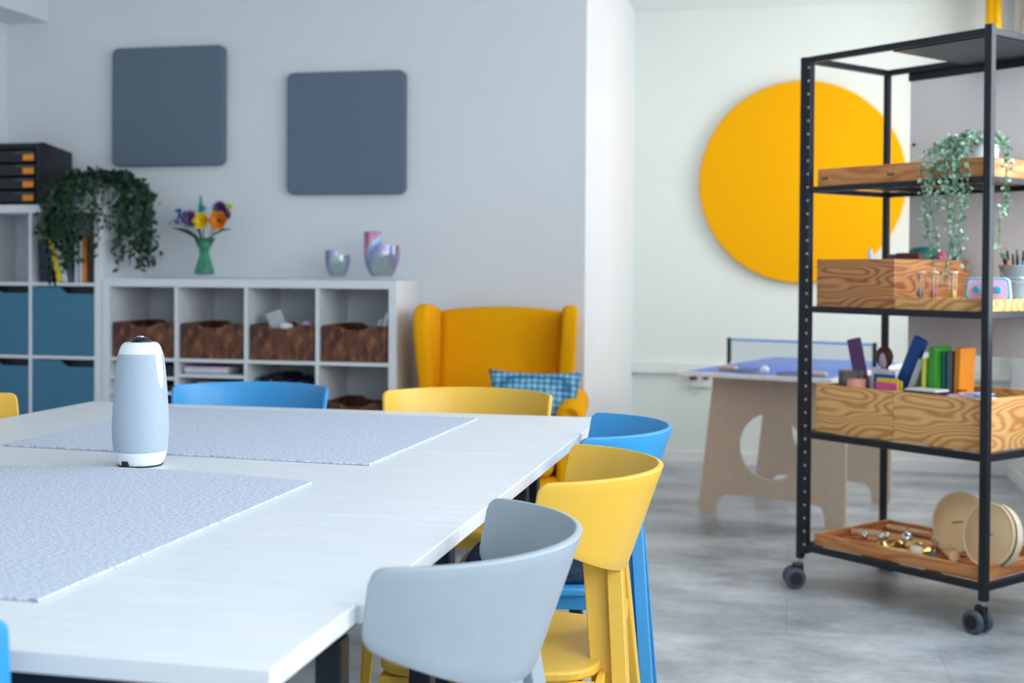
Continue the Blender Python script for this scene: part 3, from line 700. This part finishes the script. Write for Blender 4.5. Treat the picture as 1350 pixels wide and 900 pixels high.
# ------------------------------------------------------------------ table tennis table
def tt(P, M_): return M_ @ Vector(P)
TA = -math.radians(20)
T = thing('table_tennis_table', 'small blue table tennis table on plywood trestles in the alcove', 'table', (-.215, 5.77, 0), TA)
TW, TL, TH = .62, 1.25, .70
TWR = .42
mb('ping_blue').box(-TW / 2, TWR, 0, TL, TH - .018, TH).build('tabletop', parent=T, bevel=.002)
l = mb('line_white'); l.box(-TW / 2, TWR, 0, .018, TH, TH + .001).box(-TW / 2, TWR, TL - .018, TL, TH, TH + .001).box(-TW / 2, -TW / 2 + .012, .018, TL - .018, TH, TH + .001).box(TWR - .012, TWR, .018, TL - .018, TH, TH + .001)
l.box(-TW / 2 - .002, TWR + .002, -.003, 0, TH - .018, TH); l.box(TWR, TWR + .003, 0, TL, TH - .018, TH); l.box(-TW / 2 - .003, -TW / 2, 0, TL, TH - .018, TH)
l.build('edge_lines', parent=T)
def trestle(y, flip=1):
    # outline with feet, tapered sides and a big oval hole, split into left and right halves around the hole
    def side(z): k = z / .68; return (.315 - .075 * k)
    def sider(z): return .405
    b = mb('plywood'); H = .681
    def ring(sx):
        oval = [(sx * .155 * math.cos(a) + .045, .345 + .155 * math.sin(a)) for a in [(-PI / 2 + PI * k / 16) for k in range(17)]]
        off = .09 if sx > 0 else 0
        outer = [(.045, .105), (sx * .17 + off, .10), (sx * .205 + off, .085), (sx * .218 + off, .05), (sx * .222 + off, .0), (sx * .30 + off, .0), (sx * .315 + off, .03)]
        outer += [(sider(z) if sx > 0 else -side(z), z) for z in (.15, .25, .35, .45, .55, H)] + [(.045, H)]
        return outer + list(reversed(oval))
    for sx in (-1, 1): b.prism(ring(sx), y, y + .018, 'y')
    bmesh.ops.remove_doubles(b.bm, verts=b.bm.verts, dist=.0002)
    return b.build('trestle_panel', parent=T)
trestle(.26); trestle(.98)
b = mb('plywood').box(-.012, .012, .28, .98, .52, .68).build('crossbar', parent=T)
nt = mb('black_metal').box(-TW / 2 - .012, -TW / 2 + .004, TL / 2 - .01, TL / 2 + .01, TH - .03, TH + .13).build('net_post', parent=T, bevel=.001)
mb('black_metal').box(TWR - .004, TWR + .012, TL / 2 - .01, TL / 2 + .01, TH - .03, TH + .13).build('net_post', parent=T, bevel=.001)
mb('net_mesh').box(-TW / 2 + .004, TWR - .004, TL / 2 - .001, TL / 2 + .001, TH + .005, TH + .115).build('net', parent=T)
mb('c_lightblue').box(-TW / 2 + .004, TWR - .004, TL / 2 - .002, TL / 2 + .002, TH + .115, TH + .127).build('net_tape', parent=T)
Mt = Matrix.Translation((-.215, 5.77, 0)) @ Matrix.Rotation(TA, 4, 'Z')
def bat(x, y, rz, col, label):
    w = Mt @ Vector((x, y, TH + .0012)); t = thing('table_tennis_bat', label, 'bat', w, TA + rz, 'bats on the table tennis table')
    pts = [(.072 * math.cos(2 * PI * k / 40) * (1 + .06 * math.cos(2 * PI * k / 40)), .072 * math.sin(2 * PI * k / 40)) for k in range(40)]
    mb('wood_pale').prism(pts, .002, .008, 'z').build('blade', parent=t); mb('c_' + col).prism(pts, .008, .0115, 'z').prism(pts, 0, .002, 'z').build('rubber', parent=t)
    mb('wood_pale').box(.068, .165, -.013, .013, .0, .02).build('handle', parent=t, bevel=.004)
bat(-.02, .16, PI - .2, 'blue', 'blue bat with its pale handle pointing left on the table tennis table')
bat(.20, .12, -.1, 'blue', 'blue bat lying right of the ball on the table tennis table')
w = Mt @ Vector((.09, .07, TH + .0212)); o = mb('line_white').sphere((0, 0, 0), .02).build('table_tennis_ball', loc=w); tag(o, 'white ball between the two bats', 'ball')
# wall socket with cable under the duct
t = thing('wall_socket', 'small white wall socket with a black plug under the cable duct', 'socket', (-.525, YF - .001, .50))
mb('trim_white').box(-.07, .07, -.022, 0, -.035, .035).build('faceplate', parent=t, bevel=.004)
mb('black_plastic').box(-.06, -.015, -.05, -.022, .012, .03).build('plug', parent=t, bevel=.003); mb('black_plastic').box(.02, .055, -.04, -.022, .015, .028).build('plug', parent=t, bevel=.003)
mb('c_palegrey').tube([(-.03 + .028 * math.cos(a * .5), -.045, -.02 + .03 * math.sin(a * .5) * (1 + .1 * a)) for a in range(14)], .003, 5).build('cable', parent=t)

# ------------------------------------------------------------------ yellow curtain at the alcove window
def cur(u, v): return Vector((XR - .155 + .028 * math.sin(u * 8 * PI), 7.3 + u * .2, .93 + v * 1.79))
o = mb('curtain_yellow').grid(cur, 48, 6).build('curtain', solid=.002); tag(o, 'yellow curtain gathered in the corner of the alcove window', 'curtain')
t = None

# ------------------------------------------------------------------ rolling shelf
GC = .7031; cg, sg = math.cos(GC), math.sin(GC); L0 = Vector((.05732, 4.76094, 0)); GW, GD = .7384, .4773
def TLw(x, y, z): return (L0.x + cg * x + sg * y, L0.y - sg * x + cg * y, z)
K = thing('rolling_shelf', 'black metal rolling shelf with wooden trays on the right', 'shelf', tuple(L0), -GC)
bm_ = 'black_metal'
def post(x, y, z0, z1, w=.014): return mb(bm_).box(x - w, x + w, y - w, y + w, z0, z1).build('post', parent=K, bevel=.003)
post(.738, 0, .108, 1.962, .0135); post(-.012, 0, .108, 1.952, .0125); post(0, .477, .108, 1.95, .0115); post(.738, .477, .108, 1.95, .0125)
st = mb(bm_).box(.001, .024, -.013, .013, .13, 1.95).build('perforated_strip', parent=K, bevel=.002)
h_ = mb('hole_light_pale')  # pale discs painted as the light showing through the strip's open holes
hi = h_.lathe([(.0042, 0), (.0042, .0015)], n=10, M=Matrix.Rotation(PI / 2, 4, 'X'), smooth=False).build('hole_light_disc', parent=st, loc=(.0165, -.0130, .165))
for k in range(1, 37):
    c_ = hi.copy(); C.objects.link(c_); c_.parent = st; c_.location = (.0165, -.0130, .165 + k * .0485)
RZ = [(1.94, .011), (1.466, .010), (1.028, .011), (.569, .0125), (.152, .012)]
for z, hh in RZ:
    mb(bm_).box(.024, .725, -.012, .012, z - hh, z + hh).build('rail', parent=K, bevel=.002)
    mb(bm_).box(.0115, .7255, .466, .488, z - hh, z + hh).build('rail', parent=K, bevel=.002)
    mb(bm_).box(-.011, .011, .0125, .4655, z - hh, z + hh).build('rail', parent=K, bevel=.002)
    mb(bm_).box(.727, .749, .0135, .4645, z - hh, z + hh).build('rail', parent=K, bevel=.002)
mb(bm_).box(.36, .727, .012, .466, 1.925, 1.947).build('top_plate', parent=K, bevel=.001)
for z in (1.466, 1.028, .569, .152):
    mb(bm_).box(.24, .265, .012, .466, z - .008, z + .008).box(.50, .525, .012, .466, z - .008, z + .008).build('cross_bar', parent=K)
mb(bm_).box(.085, .76, .489, .512, 1.90, 1.955).build('panel_bar', parent=K, bevel=.002)
pn = mb('hang_panel_grey').box(.092, .80, .494, .506, .862, 1.899).build('back_panel', parent=K, bevel=.001); pn['label'] = 'grey hanging panel'
mb('black_plastic').lathe([(.006, 0), (.006, .006)], c=(.112, .494, 1.655), n=12, M=Matrix.Rotation(PI / 2, 4, 'X')).build('panel_hook', parent=pn)
def caster(x, y, rot):
    t = bpy.data.objects.new('caster', None); C.objects.link(t); t.parent = K; t.location = (x, y, 0); t.rotation_euler = (0, 0, rot)
    mb('steel').lathe([(.007, .085), (.007, .112)], n=12).build('stem', parent=t)
    mb('black_plastic').box(-.012, .03, -.011, .011, .045, .092).build('bracket', parent=t, bevel=.006)
    for s in (-1, 1):
        M = Matrix.Rotation(PI / 2, 4, 'X'); y0 = s * .022
        w = mb('grey_rubber').lathe([(.022, -.011), (.034, -.011), (.038, -.007), (.038, .007), (.034, .011), (.022, .011)], c=(.022, y0, .0385), n=32, M=M).use('black_rubber').lathe([(.024, -.0125), (.024, .0125)], c=(.022, y0, .0385), n=24, M=M).build('wheel', parent=t)
caster(.738, 0, PI - .1); caster(-.012, 0, PI + .9); caster(0, .477, 1.2); caster(.738, .477, .5)
# trays and boxes
def tray(name, label, cat, x0, x1, y0, y1, z0, h, mat, tk=.014, base=.008, grp=None, matR=None):
    b = mb(mat); hx, hy = (x1 - x0) / 2, (y1 - y0) / 2
    b.box(-hx, hx, -hy, -hy + tk, 0, h); b.box(-hx, hx, hy - tk, hy, 0, h); b.box(-hx, -hx + tk, -hy + tk, hy - tk, 0, h); b.box(hx - tk, hx, -hy + tk, hy - tk, 0, h); b.box(-hx + tk, hx - tk, -hy + tk, hy - tk, 0, base)
    o = b.build(name, bevel=.0015, loc=TLw((x0 + x1) / 2, (y0 + y1) / 2, z0), rot=(0, 0, -GC)); return tag(o, label, cat, grp)
Z1, Z2, Z3, Z4 = 1.4765, 1.0395, .582, .1645
tray('wooden_tray', 'shallow wooden tray on the top shelf, carrying the hanging plant', 'tray', .038, .722, .016, .462, Z1, .064, 'wood_tray')
tray('wooden_box', 'deep wooden box with a dark finger hole on the second shelf', 'box', .038, .373, .016, .462, Z2, .172, 'wood_box_dark')
tray('wooden_tray', 'low wooden tray holding the sand timers and kitchen timers', 'tray', .375, .722, .016, .462, Z2, .04, 'wood_pine', base=.032)
tray('wooden_box', 'left deep wooden box of the third shelf, holding pencil pouches', 'box', .038, .372, .016, .462, Z3, .173, 'wood_pine')
tray('wooden_box', 'right deep wooden box of the third shelf, holding folders and papers', 'box', .374, .722, .016, .462, Z3, .173, 'wood_pine')
tray('wooden_tray', 'shallow wooden tray on the lowest shelf with percussion instruments', 'tray', .038, .722, .016, .462, Z4, .043, 'wood_tray')
# dark knot hole on the side of the box
hk = mb('c_black').lathe([(.013, 0), (.013, .0012)], n=16, M=Matrix.Rotation(PI / 2, 4, 'Y') @ Matrix.Scale(.7, 4, (1, 0, 0))).build('finger_hole', loc=(0, 0, 0))
hk.parent = [o for o in C.objects if o.get('label', '').startswith('deep wooden box')][0]; hk.location = (.1676, -.07, .115)
# burnt-in marks on the top tray
tr1 = [o for o in C.objects if o.get('label', '').startswith('shallow wooden tray on the top')][0]
for cx in (-.325, -.04):
    bmk = mb('c_brown')
    for k, (a, h1) in enumerate(((0, .011), (.006, .006), (.011, .007), (.016, .006), (.021, .007), (.026, .006))): bmk.box(cx + a, cx + a + .003, -.2242, -.2232, .026, .026 + h1)
    bmk.box(cx, cx + .029, -.2242, -.2232, .024, .026)
    bmk.build('stamped_mark', parent=tr1)

def at(u, v, z): pass
# trailing pale plant on the top tray
R = random.Random(9); V = []
for x, y, ez, d in [(-.02, -.28, -.30, 1.5), (-.005, -.275, -.27, 1.2), (-.04, -.28, -.2, 1.2), (.055, -.275, -.35, 1.4), (.07, -.28, -.28, 1.4), (.085, -.275, -.24, 1.4), (.045, -.28, -.17, 1.3), (.03, -.285, -.12, 1.3), (.1, -.28, -.1, 1.3), (.11, -.28, -.31, 1.1),
                    (.20, -.20, -.27, 1.1), (.205, -.18, -.13, 1.1), (.06, -.28, -.05, 1.4), (.02, -.27, .0, 1.3), (.08, -.27, -.02, 1.4), (.0, -.27, -.06, 1.2)]:
    V.append((x, y, ez, R.uniform(.05, .09), d))
vine_plant('trailing_plant', 'pale green trailing plant in a white pot on the black rolling shelf', TLw(.56, .25, Z1 + .0085), .052, .12, V, .016, 'leaf_pale', 'gloss_white', 8, .085, 120, rz=-GC)

# sand timers
def sand_timer(x, y, col, label):
    t = thing('sand_timer', label, 'sand timer', TLw(x, y, Z2 + .0325), 0, 'sand timers on the second shelf'); h = .098
    for z in (0, h - .006): mb('wood_pale').lathe([(.0165, z), (.0165, z + .006)], n=20, smooth=False).build('end_disc', parent=t)
    for k in range(3):
        a = k * 2.094 + .5; mb('wood_pale').lathe([(.0018, .006), (.0018, h - .006)], c=(.0135 * math.cos(a), .0135 * math.sin(a), 0), n=8).build('rod', parent=t)
    g = [(.004, .0065), (.0095, .010), (.0105, .022), (.008, .036), (.0018, .048), (.0018, .05), (.008, .062), (.0105, .076), (.0095, .088), (.004, .0915)]
    mb('clear_glass').lathe(g, n=20).build('glass', parent=t)
    mb('c_' + col).lathe([(.003, .008), (.0085, .011), (.0095, .022), (.007, .034), (.001, .038)], n=16).build('sand', parent=t)
def ttz(px): return px
sand_timer(.436, .075, 'bluegrey', 'sand timer with blue grey sand, leftmost of the three')
sand_timer(.487, .078, 'pink', 'sand timer with pink sand, in the middle of the three')
sand_timer(.560, .080, 'yellow', 'sand timer with yellow sand, nearest the kitchen timers')
# kitchen timers
def kitchen_timer(x, y, label, rz):
    t = thing('kitchen_timer', label, 'timer', TLw(x, y, Z2 + .0325), -GC + rz, 'blue and white kitchen timers'); w, h = .04, .078
    def rr(w, h, r=.016, top=.8):
        p = []
        for sx, sz, a0 in ((1, 1, 0), (-1, 1, 90), (-1, -1, 180), (1, -1, 270)):
            for k in range(6):
                a = math.radians(a0 + 18 * k); tw = w * (.88 if sz > 0 else 1); p.append((sx * (tw - r) + r * math.cos(a), h / 2 + sz * (h / 2 - r) + r * math.sin(a)))
        return p
    mb('gloss_white').prism(rr(w, h), .0, .038, 'y', True).build('housing', parent=t, bevel=.003)
    mb('c_cyan').prism(rr(w * .98, h * .97), -.005, .0, 'y').build('bezel', parent=t, bevel=.002, loc=(0, 0, .001))
    mb('c_whitepink').prism([(a * .8, b * .8 + .008) for a, b in rr(w, h)], -.0065, -.005, 'y').build('dial', parent=t)
    kb = mb('c_cyan').lathe([(.012, 0), (.010, .012)], c=(0, -.0065, .038), n=20, M=Matrix.Rotation(PI / 2, 4, 'X')).build('knob', parent=t, bevel=.001)
    tk = mb('c_pink')
    for k in range(16):
        a = k * PI / 8; ca, sa = math.cos(a), math.sin(a); M = Matrix.Translation((.022 * ca, -.0068, .038 + .024 * sa)) @ Matrix.Rotation(-a, 4, 'Y'); tk.box(-.003, .003, -.0004, .0004, -.0007, .0007, M)
    tk.build('tick_marks', parent=t)
kitchen_timer(.598, .16, 'blue and white kitchen timer left of the shelf post', .35)
kitchen_timer(.690, .14, 'blue and white kitchen timer right of the shelf post, beside the bucket', .45)
# zinc bucket with pens
BKx, BKy = .645, .32
t = thing('bucket', 'zinc bucket full of pens behind the kitchen timers', 'bucket', TLw(BKx, BKy, Z2 + .0325))
mb('c_zinc').lathe([(.040, 0), (.054, .115), (.057, .117), (.057, .121), (.052, .121), (.050, .112), (.038, .004), (.001, .004)], n=36, caps=False).build('bucket_body', parent=t)
mb('steel').lathe([(.0485, .074), (.050, .078), (.0495, .082)], n=36, caps=False).build('band', parent=t)
t2 = mb('steel').tube([(.056 * math.cos(a * PI / 10), -.02 - .03 * math.sin(a * PI / 10), .112 - .05 * math.sin(a * PI / 10)) for a in range(11)], .002, 6).build('handle', parent=t)
RR = random.Random(4)
for k, (cn, ax, h) in enumerate([('red', -.042, .155), ('orange', -.024, .165), ('black', -.010, .155), ('black', .012, .17), ('brown', -.033, .15), ('blue', .030, .165), ('blue', .042, .175), ('black', .02, .16), ('palegrey', .0, .15)]):
    yy = RR.uniform(-.02, .02); bx_, by_ = ax * .5, yy * .5
    p = thing('pen', '%s pen standing in the zinc bucket%s' % (cn if cn != 'palegrey' else 'pale grey', {0: ', leftmost', 1: '', 2: ' beside the orange one', 3: ', tallest of the black ones', 4: '', 5: ' right of the black ones', 6: ', rightmost and tallest', 7: ' touching the blue ones', 8: ''}[k]), 'pen', TLw(BKx, BKy, Z2 + .0375), -GC, 'pens in the zinc bucket')
    mb('c_' + cn).tube([(bx_, by_, 0), (ax * .9, yy * .9, h * .8)], .0042, 8).build('barrel', parent=p)
    mb('c_' + ('black' if cn != 'black' else 'slate')).tube([(ax * .9, yy * .9, h * .8 + .0003), (ax, yy, h)], [.0046, .004], 8).build('cap', parent=p)
# things in the deep box on the second shelf
def put(o, x, y, z, rz=0): o.location = TLw(x, y, z); o.rotation_euler = (o.rotation_euler[0], o.rotation_euler[1], -GC + rz); return o
zi = Z2 + .0085
o = mb('c_darkteal').lathe([(.001, .0), (.045, .004), (.055, .03), (.055, .18), (.048, .203), (.03, .211), (.001, .213)], n=28).build('teal_tub'); put(o, .235, .38, zi); tag(o, 'teal rounded tub in the deep box on the second shelf', 'tub')
o = mb('c_brown').box(-.05, .05, -.014, .014, 0, .188).build('brown_case', bevel=.004); put(o, .290, .22, zi); tag(o, 'brown case sticking out of the deep box in front of the teal tub', 'case')
o = mb('c_purple').box(-.045, .045, -.02, .02, 0, .187).build('purple_case', bevel=.004); put(o, .105, .42, zi); tag(o, 'purple grey case at the back left of the deep box', 'case')
o = mb('c_white').lathe([(.010, 0), (.010, .19), (.006, .2)], n=16).build('white_stick'); put(o, .21, .10, zi); tag(o, 'white stick poking up at the front of the deep box', 'stick')
o = mb('c_pink').sphere((0, 0, .1), .03, (1, .7, 3.3)).build('pink_pouch'); put(o, .325, .36, zi + .001); tag(o, 'pink pouch peeking out at the back right of the deep box', 'pouch')
o = mb('c_navy').lathe([(.012, 0), (.012, .18), (.008, .19)], n=14).build('navy_tube'); put(o, .335, .43, zi); tag(o, 'navy tube at the back corner of the deep box', 'tube')
# contents of the third shelf boxes
z3 = Z3 + .0085
def box_item(name, label, cat, mat, x, y, w, d, h, tilt=0, rz=0, bev=.003, ty=0):
    M = Matrix.Rotation(tilt, 4, 'Y') @ Matrix.Rotation(ty, 4, 'X'); o = mb(mat).box(-w / 2, w / 2, -d / 2, d / 2, 0, h, M).build(name, bevel=bev); put(o, x, y, z3 + abs(math.sin(tilt)) * w / 2, rz); return tag(o, label, cat)
box_item('pencil_case', 'purple grey long pencil case leaning left in the left box', 'pencil case', 'c_purple', .135, .21, .045, .03, .33, -.24)
# brush with brown hair, in a clear cup
t = thing('round_brush', 'round brush with brown and white hair in the left box', 'brush', TLw(.165, .25, z3), -GC)
mb('wood_pale').tube([(0, 0, 0), (0, 0, .22)], .009, 10).build('handle', parent=t)
b_ = mb('c_hair').sphere((0, 0, .262), .036, (1, .6, 1.15)).use('c_whitepink').sphere((.004, -.012, .25), .02, (.8, .8, 1.6)); b_.build('bristles', parent=t)
o = mb('clear_glass').lathe([(.001, .002), (.036, 0), (.045, .215), (.043, .215), (.034, .004), (.001, .004)], n=28, caps=False).build('clear_pouch'); put(o, .105, .13, z3); tag(o, 'clear cup with pink rim at the left of the left box', 'cup')
o = mb('c_skinpink').lathe([(.001, .002), (.028, 0), (.033, .19), (.001, .192)], n=24).build('pink_cup'); put(o, .176, .072, z3); tag(o, 'pink cup in front of the purple pencil case', 'cup')
o = mb('paper').box(-.04, .05, -.012, .012, 0, .222, Matrix.Rotation(.1, 4, 'Y')).build('white_pouch', bevel=.006); put(o, .20, .16, z3 + .006); tag(o, 'white pouch in front of the round brush', 'pouch')
PK = [('blue', 0, .213), ('yellow', .008, .2), ('pink', .016, .186), ('yellow', -.012, .192)]
for k, (cn, dy, h) in enumerate(PK):
    o = mb('c_' + cn).box(-.045, .045, -.0035, .0035, 0, h).build('pencil_pack', bevel=.002); put(o, .296 + (.0 if k != 0 else -.02), .10 - dy, z3); tag(o, ['blue pencil pack behind the yellow ones in the left box', 'yellow pencil pack in front of the blue one', 'pink pencil pack at the front edge of the left box', 'yellow pencil pack furthest back, touching the blue one'][k], 'pencil pack', 'pencil packs in the left box')
o = mb('c_blue').box(-.026, .026, -.014, .014, 0, .36, Matrix.Rotation(.42, 4, 'Y')).build('pencil_case', bevel=.006); put(o, .27 - .03, .24, z3 + .012); tag(o, 'dark blue long pencil case leaning right between the two boxes', 'pencil case')
o.location = TLw(.20, .215, z3 + .012)
def stand(name, label, cat, mat, x, y, w, d, h, tilt=0, arch=False, group=None):
    M = Matrix.Rotation(tilt, 4, 'Y')
    if arch:
        pts = [(-w / 2, 0), (w / 2, 0)] + [(w / 2 * math.cos(PI * k / 12), h - w / 2 + w / 2 * math.sin(PI * k / 12)) for k in range(13)]
        b = mb(mat).prism(pts, -d / 2, d / 2, 'y')
    else: b = mb(mat).box(-w / 2, w / 2, -d / 2, d / 2, 0, h)
    bmesh.ops.transform(b.bm, matrix=M, verts=b.bm.verts); o = b.build(name, bevel=.002); put(o, x, y, z3 + abs(math.sin(tilt)) * w / 2 + .0005, 0); return tag(o, label, cat, group)
stand('white_book', 'white book leaning left beside the green folder', 'book', 'paper', .266, .22, .024, .10, .285, .40)
FG = 'coloured folders in the right box'
stand('folder', 'orange brown curved folder at the left of the coloured folders', 'folder', 'c_brown', .3915, .23, .005, .10, .275, .0, group=FG)
stand('folder', 'pale yellow folder just left of the green ones', 'folder', 'c_lime', .4005, .22, .010, .16, .275, .02, group=FG)
stand('folder', 'teal folder left of the bright green one', 'folder', 'c_teal', .413, .22, .012, .10, .300, 0, group=FG)
stand('folder', 'bright green folder with a rounded top', 'folder', 'c_green', .434, .20, .026, .10, .318, 0, True, group=FG)
stand('folder', 'dark teal folder right of the bright green one', 'folder', 'c_darkteal', .455, .23, .010, .09, .30, 0, group=FG)
stand('folder', 'grey folder between the teal and the orange one', 'folder', 'c_grey', .474, .24, .022, .09, .30, 0, group=FG)
stand('folder', 'brown thin folder left of the orange one', 'folder', 'c_brown', .492, .25, .008, .09, .305, 0, group=FG)
stand('folder', 'bright orange folder at the right of the coloured folders', 'folder', 'c_orangered' if 'c_orangered' in MATS else 'c_orange', .510, .22, .022, .09, .315, .03, group=FG)
t = thing('binder', 'black binder lying flat at the front of the right box', 'binder', TLw(.46, .085, z3), -GC)
mb('c_black').box(-.065, .065, -.045, .045, 0, .17).build('cover', parent=t, bevel=.004); mb('paper').box(-.06, .06, -.04, .04, .1702, .176).build('pages', parent=t)
lbls = ['white sheet lying at the bottom of the papers in the right box', 'cream sheet in the middle of the papers in the right box', 'white sheet with a red edge on top of the papers in the right box', 'pale blue sheet at the right end of the papers in the right box']
o = mb('c_palegrey').box(-.075, .075, -.05, .05, 0, .16).build('storage_tin', bevel=.004); put(o, .632, .085, z3); tag(o, 'pale grey tin under the loose papers in the right box', 'tin')
for k, (cn, w_, dx, a) in enumerate([('white', .14, .0, .1), ('whitepink', .10, -.02, -.2), ('white', .08, .03, .3), ('lightblue', .06, .05, -.3)]):
    o = mb('c_' + cn).box(-w_ / 2, w_ / 2, -.04, .04, 0, .004).build('paper_sheet', bevel=.001); put(o, .632 + dx * .6, .085, z3 + .1605 + k * .0045, a * .4); tag(o, lbls[k], 'paper', 'papers in the right box')
o = mb('c_red').box(-.012, .012, -.015, .015, 0, .006).build('red_eraser', bevel=.002); put(o, .60, .075, z3 + .179); tag(o, 'small red eraser on the loose papers in the right box', 'eraser')

# percussion on the lowest tray
z4 = Z4 + .0085
def frame_drum(x, y, r, dep, tilt, rz, label):
    t = thing('frame_drum', label, 'drum', TLw(x, y, z4), -GC + rz, 'frame drums on the lowest shelf')
    M = Matrix.Translation((0, 0, r * math.cos(0) + .001)) @ Matrix.Rotation(PI / 2 + tilt, 4, 'X')
    dz = dep / 2 * abs(math.sin(tilt)); M = Matrix.Translation((0, 0, dz)) @ M
    mb('birch').lathe([(r, -dep / 2), (r, dep / 2), (r - .006, dep / 2), (r - .006, -dep / 2), (r, -dep / 2)], n=56, M=M, caps=False).build('shell', parent=t)
    mb('skin_drum').lathe([(.001, dep / 2 - .001), (r - .001, dep / 2 - .001), (r + .0012, dep / 2 - .003), (r + .0012, dep / 2 - .014), (r + .0005, dep / 2 - .014)], n=56, M=M, caps=False).build('drumhead', parent=t)
    mb('c_brown').lathe([(r + .0018, dep / 2 - .0165), (r + .0022, dep / 2 - .013), (r + .0018, dep / 2 - .0095)], n=56, M=M, caps=False).build('rim_band', parent=t)
    s = mb('c_slate')
    for k, (a, w_) in enumerate(((-.021, .004), (-.013, .006), (-.005, .005), (.003, .006), (.011, .004), (.018, .003))): s.box(a - .002, a + .004, -w_ / 2 + a * .3, w_ / 2 + a * .3, dep / 2 - .0008, dep / 2 + .0004, M)
    s.build('stamped_mark', parent=t)
    j = mb('chrome')
    for k in range(4):
        a = .6 + k * PI / 2; j.lathe([(.012, -.0015), (.012, .0015)], c=(0, 0, 0), n=14, M=M @ Matrix.Translation(((r - .003) * math.cos(a), (r - .003) * math.sin(a), -.012)) @ Matrix.Rotation(a, 4, 'Z') @ Matrix.Rotation(PI / 2, 4, 'X') @ Matrix.Scale(.9, 4), smooth=False)
    return t
frame_drum(.470, .285, .106, .045, -.20, -.05, 'frame drum leaning at the back, left of the shelf post')
frame_drum(.664, .165, .108, .045, -.20, -.20, 'frame drum nearer the viewer, crossed by the shelf post')
# cymbals, bells, mallets
def cymbal(x, y, z, r, tx, ty, label):
    o = mb('brass').lathe([(.001, .016), (r * .22, .015), (r * .32, .007), (r * .7, .003), (r, 0), (r * .7, .0018), (r * .32, .005), (r * .2, .012), (.001, .013)], n=36, caps=False).build('cymbal', loc=TLw(x, y, z), rot=(tx, ty, 0)); tag(o, label, 'cymbal', 'small brass cymbals')
cymbal(.285, .175, z4 + .012, .060, .18, -.1, 'small brass cymbal in front of the metal bell')
cymbal(.345, .215, z4 + .012, .058, .15, .15, 'small brass cymbal at the right, under the drum stick')
cymbal(.235, .15, z4 + .006, .052, -.1, .1, 'small brass cymbal lying lowest at the left')
o = mb('chrome').sphere((0, 0, .022), .022).lathe([(.004, .04), (.004, .052)], n=10).build('bell', loc=TLw(.262, .26, z4)); tag(o, 'round chrome bell behind the brass cymbals', 'bell')
t = thing('jingle_stick', 'wooden jingle stick with chrome bells at the left end of the tray', 'jingle stick', TLw(.115, .23, z4), -GC + .5)
mb('wood_pale').tube([(-.06, 0, .022), (.05, 0, .022)], .012, 14).build('handle', parent=t)
for a, b in ((.05, -.018), (.065, .012), (-.01, -.022)): mb('chrome').sphere((a, b, .014), .0135, n=8).build('bell', parent=t)
def tube_t(label, x0, y0, x1, y1, r, mat='wood_pale', name='wooden_tube', z=None):
    a, b = Vector(TLw(x0, y0, z4 + r + .0005 if z is None else z)), Vector(TLw(x1, y1, z4 + r + .0005 if z is None else z)); t = thing(name, label, 'percussion', tuple((a + b) / 2)); d = (b - a) / 2
    mb(mat).tube([tuple(-d), tuple(-d * .97), tuple(d * .97), tuple(d)], [r * .9, r, r, r * .9], 20).build('tube_body', parent=t); mb('c_brown').tube([tuple(-d * .3), tuple(-d * .26)], r + .0006, 20).build('band', parent=t); return t
tube_t('thick wooden rhythm tube lying in front of the frame drums', .335, .335, .53, .155, .020)
tube_t('thin wooden claves stick at the back of the lowest tray', .06, .42, .33, .42, .012)
t = thing('mallet', 'mallet with a round wooden head at the front of the lowest tray', 'mallet', TLw(.41, .105, z4)); 
mb('birch').lathe([(.008, -.022), (.019, -.018), (.022, 0), (.019, .018), (.008, .024)], c=(0, 0, .0225), n=20, M=Matrix.Rotation(PI / 2, 4, 'Y') @ Matrix.Rotation(.3, 4, 'X')).build('head', parent=t)
mb('wood_pale').tube([(-.02, 0, .022), (-.2, .10, .012)], .005, 8).build('handle', parent=t)
t = thing('mallet', 'mallet with a grey felt head at the front right of the lowest tray', 'mallet', TLw(.485, .09, z4))
mb('c_slate').sphere((0, 0, .0185), .018).build('head', parent=t); mb('wood_pale').tube([(.0, .015, .0185), (.03, .18, .01)], .004, 8).build('handle', parent=t)
